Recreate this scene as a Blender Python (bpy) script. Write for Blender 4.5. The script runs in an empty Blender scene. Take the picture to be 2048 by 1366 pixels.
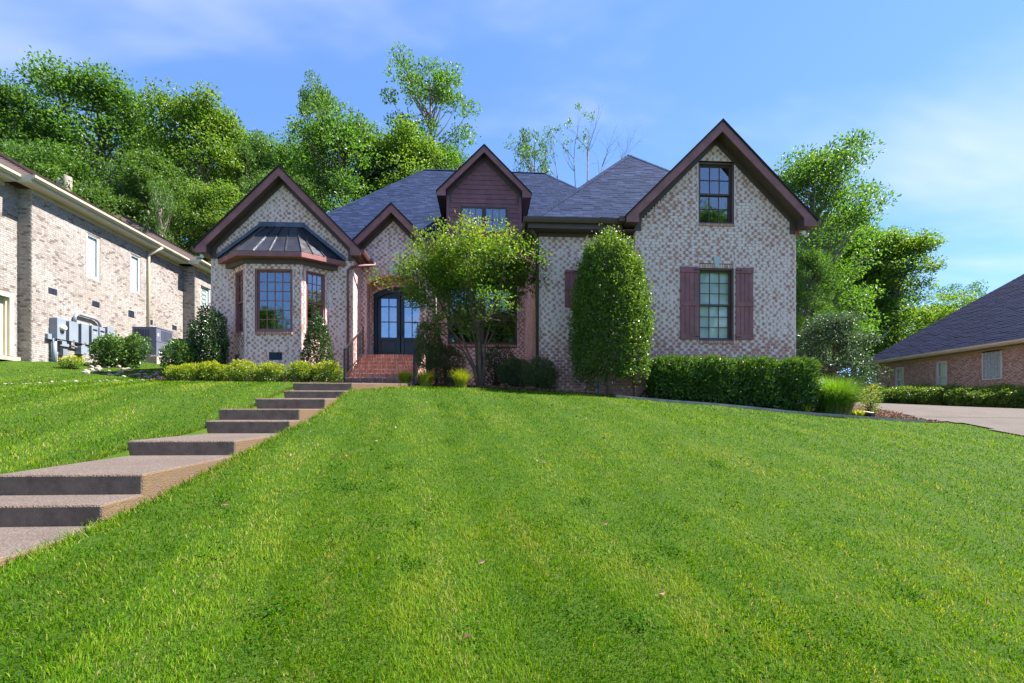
import bpy, math
import numpy as np
from mathutils import Matrix, Vector

# ------------------------------------------------------------------ camera, sky, sun, exposure
scene = bpy.context.scene
F_PX, HORIZON, CX = 967.0, 840.0, 1024.0          # focal length and horizon in pixels of a 2048 px wide frame
YAW = math.atan(54.0 / 967.0)                     # the camera looks slightly to the right of the house's own axis
CY_, SY_ = math.cos(YAW), math.sin(YAW)
cam_d = bpy.data.cameras.new('camera')
cam_d.sensor_width = 36.0
cam_d.lens = 36.0 * F_PX / 2048.0
cam_d.shift_y = (HORIZON - 683.0) / 2048.0
cam_d.clip_start, cam_d.clip_end = 0.05, 2000.0
cam = bpy.data.objects.new('camera', cam_d)
scene.collection.objects.link(cam)
cam.location = (0, 0, 0)                          # z = 0 is the photographer's eye level
cam.rotation_euler = (math.pi / 2, 0, -YAW)
scene.camera = cam

SUN_DIR = Vector((0.60, 0.03, 0.80)).normalized()  # from the right, high, just behind the facade
SUN_EL = math.asin(SUN_DIR.z)
SUN_AZ = math.atan2(SUN_DIR.x, SUN_DIR.y)
sun_d = bpy.data.lights.new('sun', 'SUN')
sun_d.energy = 3.2
sun_d.angle = math.radians(0.6)
sun_d.color = (1.0, 0.95, 0.87)
sun = bpy.data.objects.new('sun', sun_d)
scene.collection.objects.link(sun)
sun.rotation_euler = SUN_DIR.to_track_quat('Z', 'Y').to_euler()

world = bpy.data.worlds.new('World')
scene.world = world
world.use_nodes = True
wn, wl = world.node_tree.nodes, world.node_tree.links
wn.clear()
w_out = wn.new('ShaderNodeOutputWorld')
w_bg = wn.new('ShaderNodeBackground')
w_sky = wn.new('ShaderNodeTexSky')
w_sky.sky_type = 'NISHITA'
w_sky.sun_disc = False
w_sky.sun_elevation = SUN_EL
w_sky.sun_rotation = SUN_AZ
w_sky.air_density, w_sky.dust_density, w_sky.ozone_density = 0.7, 0.1, 3.0
w_bg.inputs['Strength'].default_value = 0.079
w_tc = wn.new('ShaderNodeTexCoord')
w_sep = wn.new('ShaderNodeSeparateXYZ')
wl.new(w_tc.outputs['Generated'], w_sep.inputs[0])
def wmath(op, a, b=None, clamp=False):
    n = wn.new('ShaderNodeMath'); n.operation = op; n.use_clamp = clamp
    for i, v in enumerate((a, b)):
        if v is None: continue
        if isinstance(v, (int, float)): n.inputs[i].default_value = v
        else: wl.new(v, n.inputs[i])
    return n.outputs[0]
zc = wmath('ADD', wmath('MAXIMUM', w_sep.outputs[2], 0.0), 0.18)
w_cmb = wn.new('ShaderNodeCombineXYZ')
wl.new(wmath('DIVIDE', w_sep.outputs[0], zc), w_cmb.inputs[0])
wl.new(wmath('DIVIDE', w_sep.outputs[1], zc), w_cmb.inputs[1])
def wnoise(scale, loc, sc, detail, dist):
    m = wn.new('ShaderNodeMapping')
    m.inputs['Location'].default_value = loc
    m.inputs['Rotation'].default_value = (0, 0, 0.5)
    m.inputs['Scale'].default_value = sc
    wl.new(w_cmb.outputs[0], m.inputs['Vector'])
    n = wn.new('ShaderNodeTexNoise')
    n.inputs['Scale'].default_value = scale
    n.inputs['Detail'].default_value = detail
    n.inputs['Roughness'].default_value = 0.55
    n.inputs['Distortion'].default_value = dist
    wl.new(m.outputs[0], n.inputs['Vector'])
    return n.outputs['Fac']
def wramp(src, a, b, top):
    r = wn.new('ShaderNodeMapRange'); r.interpolation_type = 'SMOOTHSTEP'
    wl.new(src, r.inputs[0])
    r.inputs[1].default_value, r.inputs[2].default_value = a, b
    r.inputs[3].default_value, r.inputs[4].default_value = 0.0, top
    return r.outputs[0]
wisp = wramp(wnoise(0.75, (17.6, 1.7, 0), (0.55, 1.5, 1), 5.0, 0.5), 0.44, 0.78, 0.70)
puff = wramp(wnoise(1.3, (12.1, 13.4, 2), (1, 1, 1), 8.0, 0.2), 0.55, 0.66, 0.85)
low = wn.new('ShaderNodeMapRange')
wl.new(w_sep.outputs[2], low.inputs[0])
low.inputs[1].default_value, low.inputs[2].default_value = 0.16, 0.33
low.inputs[3].default_value, low.inputs[4].default_value = 1.0, 0.0
cloud = wmath('MAXIMUM', wisp, wmath('MULTIPLY', puff, low.outputs[0]), True)
w_mix = wn.new('ShaderNodeMixRGB')
wl.new(cloud, w_mix.inputs[0])
w_tint = wn.new('ShaderNodeMixRGB'); w_tint.blend_type = 'MULTIPLY'; w_tint.inputs[0].default_value = 1.0
w_g = wn.new('ShaderNodeGamma'); w_g.inputs[1].default_value = 0.62
wl.new(w_sky.outputs[0], w_g.inputs[0]); wl.new(w_g.outputs[0], w_tint.inputs[1])
w_tint.inputs[2].default_value = (0.61, 0.89, 1.32, 1)
wl.new(w_tint.outputs[0], w_mix.inputs[1])
w_mix.inputs[2].default_value = (2.75, 2.85, 3.0, 1)
wl.new(w_mix.outputs[0], w_bg.inputs[0])
wl.new(w_bg.outputs[0], w_out.inputs[0])

vs = scene.view_settings
scene.display_settings.display_device = 'sRGB'
vs.view_transform = 'Standard'
vs.look = 'None'
vs.exposure = 2.45
vs.gamma = 1.0
vs.use_curve_mapping = False
scene.render.engine = 'CYCLES'
scene.cycles.max_bounces = 7
scene.cycles.transparent_max_bounces = 12
scene.cycles.diffuse_bounces = 5
scene.cycles.use_denoising = True
scene.cycles.sample_clamp_indirect = 10.0

# ------------------------------------------------------------------ helpers
COL = scene.collection
RNG = np.random.default_rng(11)

def at(px, py, Y):
    """Point (x, z) on the vertical plane y = Y that stands at picture position (px, py)."""
    u = (px - CX) / F_PX
    t = Y / (CY_ - u * SY_)
    return t * (u * CY_ + SY_), t * (HORIZON - py) / F_PX
def ax(px, Y): return at(px, HORIZON, Y)[0]
def onx(px, py, X):
    """Point (y, z) on the vertical plane x = X."""
    u = (px - CX) / F_PX
    t = X / (u * CY_ + SY_)
    return t * (CY_ - u * SY_), t * (HORIZON - py) / F_PX

def V(*a): return np.array(a, float)
def nrm(v): v = np.asarray(v, float); return v / np.linalg.norm(v)
UX, UY, UZ = V(1, 0, 0), V(0, 1, 0), V(0, 0, 1)

def tag(o, label=None, cat=None, group=None, kind=None):
    for k, v in (('label', label), ('category', cat), ('group', group), ('kind', kind)):
        if v: o[k] = v
    return o

def link(o, parent=None):
    COL.objects.link(o)
    if parent is not None:
        o.parent = parent
        if parent.type == 'EMPTY':
            o.matrix_parent_inverse = Matrix.Translation(-Vector(parent.location))
    return o

def thing(name, loc, label, cat, group=None):
    e = bpy.data.objects.new(name, None)
    e.empty_display_size = 0.2
    e.location = loc
    COL.objects.link(e)
    return tag(e, label, cat, group)

class MB:
    def __init__(s): s.v, s.f, s.sm = [], [], []
    def add(s, verts, faces, smooth=False):
        b = len(s.v)
        s.v.extend([tuple(p) for p in verts])
        s.f.extend([tuple(i + b for i in f) for f in faces])
        s.sm.extend([smooth] * len(faces))
        return s
    def box(s, c, size, U=UX, W=UY, Z=UZ):
        c = np.asarray(c, float)
        a, b, d = U * size[0] / 2, W * size[1] / 2, Z * size[2] / 2
        vs_ = [c - a - b - d, c + a - b - d, c + a + b - d, c - a + b - d, c - a - b + d, c + a - b + d, c + a + b + d, c - a + b + d]
        return s.add(vs_, [(0, 3, 2, 1), (4, 5, 6, 7), (0, 1, 5, 4), (1, 2, 6, 5), (2, 3, 7, 6), (3, 0, 4, 7)])
    def bb(s, x0, x1, y0, y1, z0, z1):
        return s.box(((x0 + x1) / 2, (y0 + y1) / 2, (z0 + z1) / 2), (x1 - x0, y1 - y0, z1 - z0))
    def prism(s, poly, off):
        """poly: 3D points of a flat face; off: extrusion vector."""
        poly = [np.asarray(p, float) for p in poly]; n = len(poly); off = np.asarray(off, float)
        vs_ = poly + [p + off for p in poly]
        fs = [tuple(range(n - 1, -1, -1)), tuple(range(n, 2 * n))]
        fs += [(i, (i + 1) % n, n + (i + 1) % n, n + i) for i in range(n)]
        return s.add(vs_, fs)
    def quad(s, a, b, c, d): return s.add([a, b, c, d], [(0, 1, 2, 3)])
    def tube(s, pts, radii, sides=6, smooth=True, cap=True):
        pts = [np.asarray(p, float) for p in pts]
        if np.isscalar(radii): radii = [radii] * len(pts)
        rings = []
        ref = V(0.31, 0.95, 0.11)
        for i, p in enumerate(pts):
            d = pts[min(i + 1, len(pts) - 1)] - pts[max(i - 1, 0)]
            d = d / (np.linalg.norm(d) + 1e-9)
            a = np.cross(d, ref)
            if np.linalg.norm(a) < 0.1: a = np.cross(d, V(1, 0, 0.2))
            a = nrm(a); b = np.cross(d, a)
            rings.append([p + radii[i] * (math.cos(2 * math.pi * k / sides) * a + math.sin(2 * math.pi * k / sides) * b) for k in range(sides)])
        vs_ = [q for r in rings for q in r]
        fs = []
        for i in range(len(pts) - 1):
            for k in range(sides):
                k2 = (k + 1) % sides
                fs.append((i * sides + k, i * sides + k2, (i + 1) * sides + k2, (i + 1) * sides + k))
        if cap:
            fs.append(tuple(range(sides - 1, -1, -1)))
            fs.append(tuple((len(pts) - 1) * sides + k for k in range(sides)))
        return s.add(vs_, fs, smooth)
    def mesh(s, name, mat):
        me = bpy.data.meshes.new(name)
        me.from_pydata(s.v, [], s.f)
        me.polygons.foreach_set('use_smooth', s.sm)
        if mat: me.materials.append(mat)
        return me
    def build(s, name, mat, parent=None, bevel=0):
        o = bpy.data.objects.new(name, s.mesh(name, mat))
        link(o, parent)
        if bevel:
            m = o.modifiers.new('bevel', 'BEVEL'); m.width = bevel; m.segments = 2; m.limit_method = 'ANGLE'
        return o

def np_mesh(name, verts, faces, mat, attrs=None, uv=None, smooth=False):
    """verts (n,3), faces (m,k) with constant k; attrs: name -> per-vertex floats."""
    me = bpy.data.meshes.new(name)
    n, m, k = len(verts), len(faces), faces.shape[1]
    me.vertices.add(n); me.vertices.foreach_set('co', np.ascontiguousarray(verts, dtype=np.float32).ravel())
    me.loops.add(m * k); me.loops.foreach_set('vertex_index', np.ascontiguousarray(faces, dtype=np.int32).ravel())
    me.polygons.add(m)
    me.polygons.foreach_set('loop_start', np.arange(m, dtype=np.int32) * k)
    me.polygons.foreach_set('loop_total', np.full(m, k, dtype=np.int32))
    me.polygons.foreach_set('use_smooth', np.full(m, bool(smooth)))
    for an, av in (attrs or {}).items():
        a = me.attributes.new(an, 'FLOAT', 'POINT'); a.data.foreach_set('value', np.ascontiguousarray(av, dtype=np.float32))
    if uv is not None:
        l = me.uv_layers.new(name='UVMap'); l.data.foreach_set('uv', np.ascontiguousarray(uv, dtype=np.float32).ravel())
    me.update()
    if mat: me.materials.append(mat)
    return me

# ------------------------------------------------------------------ materials
class NT:
    def __init__(s, name):
        s.m = bpy.data.materials.new(name); s.m.use_nodes = True
        s.n, s.l = s.m.node_tree.nodes, s.m.node_tree.links
        s.n.clear()
        s.out = s.n.new('ShaderNodeOutputMaterial')
        s.p = s.n.new('ShaderNodeBsdfPrincipled')
        s.l.new(s.p.outputs[0], s.out.inputs[0])
        s._tc = None
    def inp(s, sock, v):
        if isinstance(v, (int, float)): sock.default_value = v
        elif isinstance(v, (tuple, list)): sock.default_value = tuple(v) + ((1,) if len(v) == 3 and len(sock.default_value) == 4 else ())
        else: s.l.new(v, sock)
    def tc(s, what='Object'):
        if s._tc is None: s._tc = s.n.new('ShaderNodeTexCoord')
        return s._tc.outputs[what]
    def noise(s, scale, detail=4, rough=0.55, vec=None, dist=0):
        n = s.n.new('ShaderNodeTexNoise')
        n.inputs['Scale'].default_value = scale; n.inputs['Detail'].default_value = detail
        n.inputs['Roughness'].default_value = rough; n.inputs['Distortion'].default_value = dist
        s.l.new(vec if vec is not None else s.tc(), n.inputs['Vector'])
        return n.outputs['Fac']
    def voro(s, scale, vec=None, out='Color'):
        n = s.n.new('ShaderNodeTexVoronoi'); n.inputs['Scale'].default_value = scale
        s.l.new(vec if vec is not None else s.tc(), n.inputs['Vector'])
        return n.outputs[out]
    def math(s, op, a, b=0.0, clamp=False):
        n = s.n.new('ShaderNodeMath'); n.operation = op; n.use_clamp = clamp
        s.inp(n.inputs[0], a); s.inp(n.inputs[1], b)
        return n.outputs[0]
    def mix(s, f, a, b, mode='MIX'):
        n = s.n.new('ShaderNodeMixRGB'); n.blend_type = mode
        s.inp(n.inputs[0], f); s.inp(n.inputs[1], a); s.inp(n.inputs[2], b)
        return n.outputs[0]
    def ramp(s, f, stops, interp='LINEAR'):
        n = s.n.new('ShaderNodeValToRGB'); n.color_ramp.interpolation = interp
        e = n.color_ramp.elements
        while len(e) < len(stops): e.new(0.5)
        for i, (p, c) in enumerate(stops):
            e[i].position = p; e[i].color = tuple(c) + (1,) if len(c) == 3 else c
        s.l.new(f, n.inputs[0])
        return n.outputs[0]
    def rng(s, f, a, b, c, d, smooth=False):
        n = s.n.new('ShaderNodeMapRange')
        if smooth: n.interpolation_type = 'SMOOTHSTEP'
        s.l.new(f, n.inputs[0])
        for i, v in enumerate((a, b, c, d)): n.inputs[i + 1].default_value = v
        return n.outputs[0]
    def attr(s, name):
        n = s.n.new('ShaderNodeAttribute'); n.attribute_name = name
        return n.outputs['Fac']
    def bump(s, h, strength=0.3, dist=0.01):
        n = s.n.new('ShaderNodeBump'); n.inputs['Strength'].default_value = strength; n.inputs['Distance'].default_value = dist
        s.l.new(h, n.inputs['Height']); s.l.new(n.outputs[0], s.p.inputs['Normal'])
    def set(s, color=None, rough=None, spec=None, metal=None):
        if color is not None: s.inp(s.p.inputs['Base Color'], color)
        if rough is not None: s.inp(s.p.inputs['Roughness'], rough)
        if spec is not None: s.inp(s.p.inputs['Specular IOR Level'], spec)
        if metal is not None: s.inp(s.p.inputs['Metallic'], metal)
        return s

def simple(name, col, rough=0.6, var=0.15, scale=6.0, bump=0.15, spec=0.4, metal=0.0, fine=60.0):
    t = NT(name)
    f = t.noise(scale, 5)
    dk = tuple(c * (1 - var) for c in col); lt = tuple(min(1, c * (1 + var)) for c in col)
    c = t.ramp(f, [(0.3, dk), (0.7, lt)])
    t.set(c, rough, spec, metal)
    if bump: t.bump(t.noise(fine, 3), bump, 0.004)
    return t.m

def brick_mat(name, browns, white, edge_w, mortar=False):
    t = NT(name)
    r, w = t.attr('rnd'), t.attr('wht')
    uv = t.n.new('ShaderNodeSeparateXYZ'); t.l.new(t.tc('UV'), uv.inputs[0])
    r1 = t.math('FRACT', t.math('MULTIPLY', r, 7.31))
    r2 = t.math('FRACT', t.math('MULTIPLY', r, 17.77))
    n = len(browns)
    base = t.ramp(r2, [((i + 0.5) / n, c) for i, c in enumerate(browns)])
    base = t.mix(t.rng(t.noise(30, 4), 0.35, 0.7, 0, 0.45), base, tuple(c * 0.6 for c in browns[0]))
    # pale slurry left over the ends of each brick
    geo = t.n.new('ShaderNodeNewGeometry')
    nz = t.noise(19, 5, 0.65, geo.outputs['Position'])
    cpos = t.rng(r1, 0, 1, 0.30, 0.68)
    d = t.math('ABSOLUTE', t.math('SUBTRACT', uv.outputs[0], cpos))
    half = t.math('ADD', t.math('SUBTRACT', 0.62, t.math('MULTIPLY', w, 0.62)), t.math('MULTIPLY', t.math('SUBTRACT', nz, 0.5), 0.65))
    m = t.rng(t.math('SUBTRACT', d, half), -edge_w, edge_w, 0, 1, True)
    wc = t.mix(t.noise(9, 4, 0.6, geo.outputs['Position']), tuple(c * 0.80 for c in white), white)
    t.set(t.mix(m, base, wc), 0.85, 0.25)
    t.bump(t.noise(120, 4, 0.6, geo.outputs['Position']), 0.4, 0.004)
    return t.m

M = {}
M['brick'] = brick_mat('whitewashed_brick', [(0.48, 0.21, 0.165), (0.55, 0.26, 0.21), (0.62, 0.335, 0.275), (0.50, 0.25, 0.21)], (0.97, 0.735, 0.69), 0.15)
M['brick_tan'] = brick_mat('tan_brick', [(0.295, 0.255, 0.230), (0.34, 0.30, 0.275), (0.25, 0.205, 0.182), (0.37, 0.335, 0.312), (0.14, 0.108, 0.095)], (0.42, 0.395, 0.378), 0.3)
M['brick_pink'] = brick_mat('pink_brick', [(0.33, 0.19, 0.14), (0.40, 0.25, 0.19), (0.27, 0.15, 0.115), (0.45, 0.31, 0.25)], (0.52, 0.42, 0.35), 0.15)
M['brick_red'] = brick_mat('red_paver', [(0.33, 0.145, 0.110), (0.38, 0.18, 0.135), (0.27, 0.12, 0.10), (0.41, 0.215, 0.17)], (0.52, 0.39, 0.34), 0.1)
M['mortar'] = simple('mortar', (0.95, 0.65, 0.585), 0.95, 0.12, 5, 0.4, 0.2)
M['mortar_tan'] = simple('mortar_tan', (0.335, 0.305, 0.28), 0.95, 0.12, 5, 0.4, 0.2)
M['mortar_red'] = simple('mortar_stairs', (0.58, 0.46, 0.40), 0.95, 0.15, 5, 0.4, 0.2)
M['maroon'] = simple('maroon_paint', (0.30, 0.118, 0.115), 0.6, 0.22, 3, 0.12, 0.35)
M['shutter'] = simple('shutter_paint', (0.29, 0.108, 0.112), 0.6, 0.24, 4, 0.15, 0.35)
M['brown'] = simple('brown_trim', (0.10, 0.060, 0.054), 0.5, 0.15, 3, 0.1, 0.4)
M['gutter'] = simple('gutter_paint', (0.165, 0.078, 0.072), 0.5, 0.15, 3, 0.1, 0.4)
M['siding'] = simple('siding_paint', (0.25, 0.098, 0.104), 0.6, 0.22, 3, 0.12, 0.35)
M['blackdoor'] = simple('black_door_paint', (0.012, 0.015, 0.022), 0.35, 0.2, 4, 0.08, 0.5)
M['iron'] = simple('painted_iron', (0.018, 0.019, 0.023), 0.45, 0.2, 6, 0.1, 0.5)
M['cream'] = simple('cream_trim', (0.52, 0.46, 0.345), 0.5, 0.06, 2, 0.05, 0.4)
M['white'] = simple('white_trim', (0.52, 0.515, 0.50), 0.5, 0.05, 3, 0.05, 0.4)
M['stone'] = simple('cast_stone', (0.52, 0.52, 0.50), 0.85, 0.1, 8, 0.3, 0.2)
M['greybox'] = simple('grey_enamel', (0.20, 0.235, 0.29), 0.4, 0.07, 2, 0.03, 0.5)
M['greydark'] = simple('grey_pipe', (0.16, 0.18, 0.22), 0.5, 0.1, 2, 0.03, 0.5)
M['acbody'] = simple('condenser_enamel', (0.115, 0.125, 0.185), 0.45, 0.07, 2, 0.03, 0.5)
M['acdark'] = simple('condenser_dark', (0.035, 0.045, 0.065), 0.6, 0.1, 4, 0.05, 0.4)
M['teal'] = simple('teal_grille', (0.03, 0.07, 0.075), 0.5, 0.1, 4, 0.05, 0.4)
M['vent'] = simple('vent_grille', (0.035, 0.05, 0.085), 0.5, 0.15, 8, 0.05, 0.5)
M['blackplastic'] = simple('black_plastic', (0.015, 0.015, 0.018), 0.35, 0.2, 5, 0.05, 0.5)
M['bluepipe'] = simple('blue_pipe', (0.08, 0.22, 0.42), 0.4, 0.1, 5, 0.05, 0.5)
M['unlit_room'] = simple('unlit_room_black', (0.02, 0.02, 0.022), 0.9, 0.2, 2, 0.0, 0.1)  # near-black colour stands in for the darkness of unlit rooms
M['blind'] = simple('blind_slat', (0.78, 0.80, 0.76), 0.5, 0.05, 3, 0.0, 0.3)
M['frosted'] = simple('frosted_panel', (0.55, 0.60, 0.60), 0.3, 0.06, 4, 0.0, 0.5)
M['lampglass'] = simple('floodlight_lens', (0.72, 0.70, 0.62), 0.3, 0.05, 6, 0.0, 0.5)

def metal_roof():
    t = NT('bronze_metal')
    t.set(t.ramp(t.noise(2.5, 5), [(0.3, (0.075, 0.075, 0.085)), (0.75, (0.13, 0.13, 0.145))]), t.rng(t.noise(6, 4), 0.3, 0.7, 0.25, 0.45), 0.5, 0.75)
    t.bump(t.noise(3, 2), 0.08, 0.02)
    return t.m
M['metal'] = metal_roof()

def shingle_mat(name, cols):
    t = NT(name)
    r = t.attr('rnd')
    base = t.ramp(t.math('FRACT', t.math('MULTIPLY', r, 11.7)), [((i + 0.5) / len(cols), c) for i, c in enumerate(cols)])
    geo = t.n.new('ShaderNodeNewGeometry')
    base = t.mix(t.rng(t.noise(1.2, 4, 0.6, geo.outputs['Position']), 0.35, 0.7, 0, 0.35), base, tuple(c * 0.62 for c in cols[0]))
    base = t.mix(t.rng(t.noise(170, 3, 0.7, geo.outputs['Position']), 0.45, 0.7, 0, 0.4), base, tuple(min(1, c * 1.9) for c in cols[0]))
    t.set(base, 0.95, 0.12)
    t.bump(t.noise(220, 3, 0.7, geo.outputs['Position']), 0.5, 0.004)
    return t.m
M['shingle'] = shingle_mat('charcoal_shingle', [(0.011, 0.021, 0.056), (0.017, 0.030, 0.078), (0.007, 0.014, 0.040), (0.024, 0.039, 0.094)])
M['shingle_blue'] = shingle_mat('blue_black_shingle', [(0.004, 0.010, 0.042), (0.006, 0.014, 0.056), (0.003, 0.007, 0.030)])
M['shingle_brown'] = shingle_mat('brown_shingle', [(0.12, 0.085, 0.075), (0.16, 0.115, 0.10), (0.09, 0.065, 0.06)])
M['deck_edge'] = simple('roof_edge', (0.020, 0.021, 0.028), 0.8, 0.2, 10, 0.3, 0.3)

def glass_mat(name, refl, tint, wav):
    t = NT(name)
    t.n.remove(t.p)
    tr = t.n.new('ShaderNodeBsdfTransparent'); tr.inputs[0].default_value = tint + (1,)
    gl = t.n.new('ShaderNodeBsdfGlossy'); gl.inputs['Roughness'].default_value = 0.02
    gl.inputs[0].default_value = (0.92, 0.95, 1.0, 1)
    geo = t.n.new('ShaderNodeNewGeometry')
    b = t.n.new('ShaderNodeBump'); b.inputs['Strength'].default_value = wav; b.inputs['Distance'].default_value = 0.05
    t.l.new(t.noise(1.6, 2, 0.5, geo.outputs['Position']), b.inputs['Height'])
    t.l.new(b.outputs[0], gl.inputs['Normal'])
    lw = t.n.new('ShaderNodeLayerWeight'); lw.inputs[0].default_value = 0.5
    f = t.rng(t.math('POWER', lw.outputs['Facing'], 5.0), 0.0, 1.0, refl, 1.0)
    mx = t.n.new('ShaderNodeMixShader')
    t.l.new(f, mx.inputs[0]); t.l.new(tr.outputs[0], mx.inputs[1]); t.l.new(gl.outputs[0], mx.inputs[2])
    t.l.new(mx.outputs[0], t.out.inputs[0])
    return t.m
M['glass'] = glass_mat('window_glass', 0.18, (0.75, 0.78, 0.78), 0.12)
M['glass_door'] = glass_mat('door_glass', 0.36, (0.6, 0.65, 0.68), 0.08)
M['glass_blind'] = glass_mat('window_glass_over_blind', 0.05, (0.93, 0.96, 0.95), 0.12)

def aggregate(name, cols, dark, stain):
    t = NT(name)
    geo = t.n.new('ShaderNodeNewGeometry'); pos = geo.outputs['Position']
    vc = t.n.new('ShaderNodeSeparateXYZ'); t.l.new(t.voro(75, pos), vc.inputs[0])
    peb = t.ramp(vc.outputs[0], [((i + 0.5) / len(cols), c) for i, c in enumerate(cols)])
    base = t.mix(t.rng(t.voro(75, pos, 'Distance'), 0.35, 0.75, 0, 0.8), peb, dark)
    big = t.noise(1.3, 5, 0.6, pos)
    base = t.mix(t.rng(big, 0.42, 0.72, 0, 0.55), base, tuple(c * 0.62 for c in cols[0]))
    if stain:                                   # mould and rust on the upright faces
        nz = t.n.new('ShaderNodeSeparateXYZ'); t.l.new(geo.outputs['True Normal'], nz.inputs[0])
        front = t.rng(nz.outputs[1], -0.8, -0.4, 1, 0)
        side = t.rng(nz.outputs[0], 0.4, 0.8, 0, 1)
        mould = t.ramp(t.noise(7, 6, 0.7, pos), [(0.25, (0.12, 0.078, 0.055)), (0.55, (0.24, 0.165, 0.12)), (0.8, (0.33, 0.21, 0.13))])
        rust = t.ramp(t.noise(9, 6, 0.7, pos), [(0.3, (0.12, 0.088, 0.064)), (0.55, (0.14, 0.082, 0.036)), (0.75, (0.16, 0.12, 0.088))])
        base = t.mix(t.math('MULTIPLY', front, 0.8), base, mould)
        base = t.mix(t.math('MULTIPLY', side, 0.8), base, rust)
    t.set(base, 0.9, 0.25)
    t.bump(t.voro(75, pos, 'Distance'), 0.6, 0.008)
    return t.m
M['aggregate'] = aggregate('exposed_aggregate', [(0.125, 0.094, 0.080), (0.165, 0.128, 0.110), (0.095, 0.073, 0.064), (0.19, 0.15, 0.122), (0.12, 0.098, 0.09)], (0.07, 0.055, 0.048), True)
M['drive'] = aggregate('driveway_aggregate', [(0.095, 0.076, 0.067), (0.118, 0.096, 0.086), (0.076, 0.062, 0.056), (0.137, 0.114, 0.103)], (0.065, 0.053, 0.048), False)
M['concrete'] = simple('weathered_concrete', (0.36, 0.31, 0.26), 0.9, 0.25, 4, 0.5, 0.2)
M['bark'] = simple('grey_bark', (0.135, 0.11, 0.088), 0.95, 0.4, 9, 0.8, 0.15, fine=30)
M['bark_pale'] = simple('pale_bark', (0.25, 0.21, 0.175), 0.9, 0.3, 7, 0.6, 0.15, fine=30)
M['bark_brown'] = simple('brown_bark', (0.15, 0.10, 0.075), 0.9, 0.3, 9, 0.6, 0.15, fine=30)
M['rock'] = simple('pale_river_stone', (0.26, 0.235, 0.20), 0.85, 0.3, 3, 0.3, 0.2)

def leaf_mat(name, cols, trans=0.35, gloss=0.45, rough=0.45, tcol=None):
    t = NT(name)
    r = t.attr('rnd')
    base = t.ramp(r, [((i + 0.5) / len(cols), c) for i, c in enumerate(cols)])
    t.set(base, rough, gloss)
    tb = t.n.new('ShaderNodeBsdfTranslucent')
    t.l.new(t.mix(1.0, base, tcol or (1.5, 1.45, 0.6), 'MULTIPLY'), tb.inputs[0])
    mx = t.n.new('ShaderNodeMixShader'); mx.inputs[0].default_value = trans
    t.l.new(t.p.outputs[0], mx.inputs[1]); t.l.new(tb.outputs[0], mx.inputs[2])
    t.l.new(mx.outputs[0], t.out.inputs[0])
    return t.m
M['leaf_tree'] = leaf_mat('tree_leaf', [(0.045, 0.118, 0.016), (0.070, 0.162, 0.020), (0.108, 0.210, 0.024), (0.050, 0.125, 0.022)], 0.52)
M['leaf_yellow'] = leaf_mat('yellow_green_tree_leaf', [(0.070, 0.150, 0.016), (0.108, 0.200, 0.020), (0.155, 0.245, 0.024), (0.056, 0.128, 0.020)], 0.52)
M['leaf_dark'] = leaf_mat('dark_tree_leaf', [(0.048, 0.110, 0.018), (0.070, 0.145, 0.022), (0.100, 0.180, 0.026)], 0.50)
M['leaf_blue'] = leaf_mat('blue_green_leaf', [(0.035, 0.075, 0.045), (0.050, 0.100, 0.055), (0.070, 0.125, 0.060)], 0.3)
M['leaf_holly'] = leaf_mat('holly_leaf', [(0.042, 0.100, 0.016), (0.074, 0.150, 0.021), (0.115, 0.198, 0.028), (0.17, 0.24, 0.060)], 0.34, 0.35, 0.35)
M['leaf_laurel'] = leaf_mat('laurel_leaf', [(0.030, 0.080, 0.014), (0.050, 0.118, 0.018), (0.080, 0.160, 0.026), (0.12, 0.20, 0.035)], 0.22, 0.6, 0.3)
M['leaf_camellia'] = leaf_mat('camellia_leaf', [(0.028, 0.066, 0.018), (0.045, 0.098, 0.026), (0.070, 0.130, 0.042)], 0.18, 0.7, 0.25)
M['leaf_gold'] = leaf_mat('gold_privet_leaf', [(0.050, 0.105, 0.014), (0.10, 0.18, 0.016), (0.21, 0.28, 0.018), (0.38, 0.38, 0.022)], 0.3, 0.3, 0.45)
M['leaf_crape'] = leaf_mat('crape_myrtle_leaf', [(0.055, 0.13, 0.016), (0.085, 0.175, 0.018), (0.14, 0.23, 0.020), (0.23, 0.28, 0.024), (0.27, 0.17, 0.03)], 0.46, 0.3, 0.45)
M['leaf_crape_low'] = leaf_mat('crape_myrtle_inner_leaf', [(0.040, 0.090, 0.018), (0.060, 0.120, 0.020), (0.09, 0.15, 0.022)], 0.42, 0.4, 0.45)
M['leaf_nandina'] = leaf_mat('nandina_leaf', [(0.034, 0.085, 0.030), (0.055, 0.118, 0.036), (0.080, 0.145, 0.040), (0.20, 0.11, 0.035)], 0.32)
M['blade_gold'] = leaf_mat('gold_sweet_flag', [(0.17, 0.22, 0.018), (0.32, 0.36, 0.024), (0.48, 0.46, 0.05)], 0.45)
M['blade_grass'] = leaf_mat('fountain_grass', [(0.07, 0.16, 0.014), (0.11, 0.22, 0.018), (0.15, 0.27, 0.024)], 0.4)
M['blade_dry'] = leaf_mat('dry_grass', [(0.22, 0.165, 0.09), (0.30, 0.23, 0.13), (0.18, 0.16, 0.06)], 0.25)
M['turf'] = leaf_mat('lawn_blade', [(0.020, 0.078, 0.001), (0.046, 0.134, 0.0015), (0.080, 0.182, 0.002), (0.122, 0.224, 0.003), (0.205, 0.252, 0.022), (0.34, 0.29, 0.12)], 0.40, 0.10, 0.6, (1.45, 1.4, 0.5))
M['chip'] = leaf_mat('bark_chip', [(0.075, 0.035, 0.022), (0.13, 0.065, 0.040), (0.20, 0.11, 0.070), (0.28, 0.18, 0.12)], 0.0, 0.2, 0.9)

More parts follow.
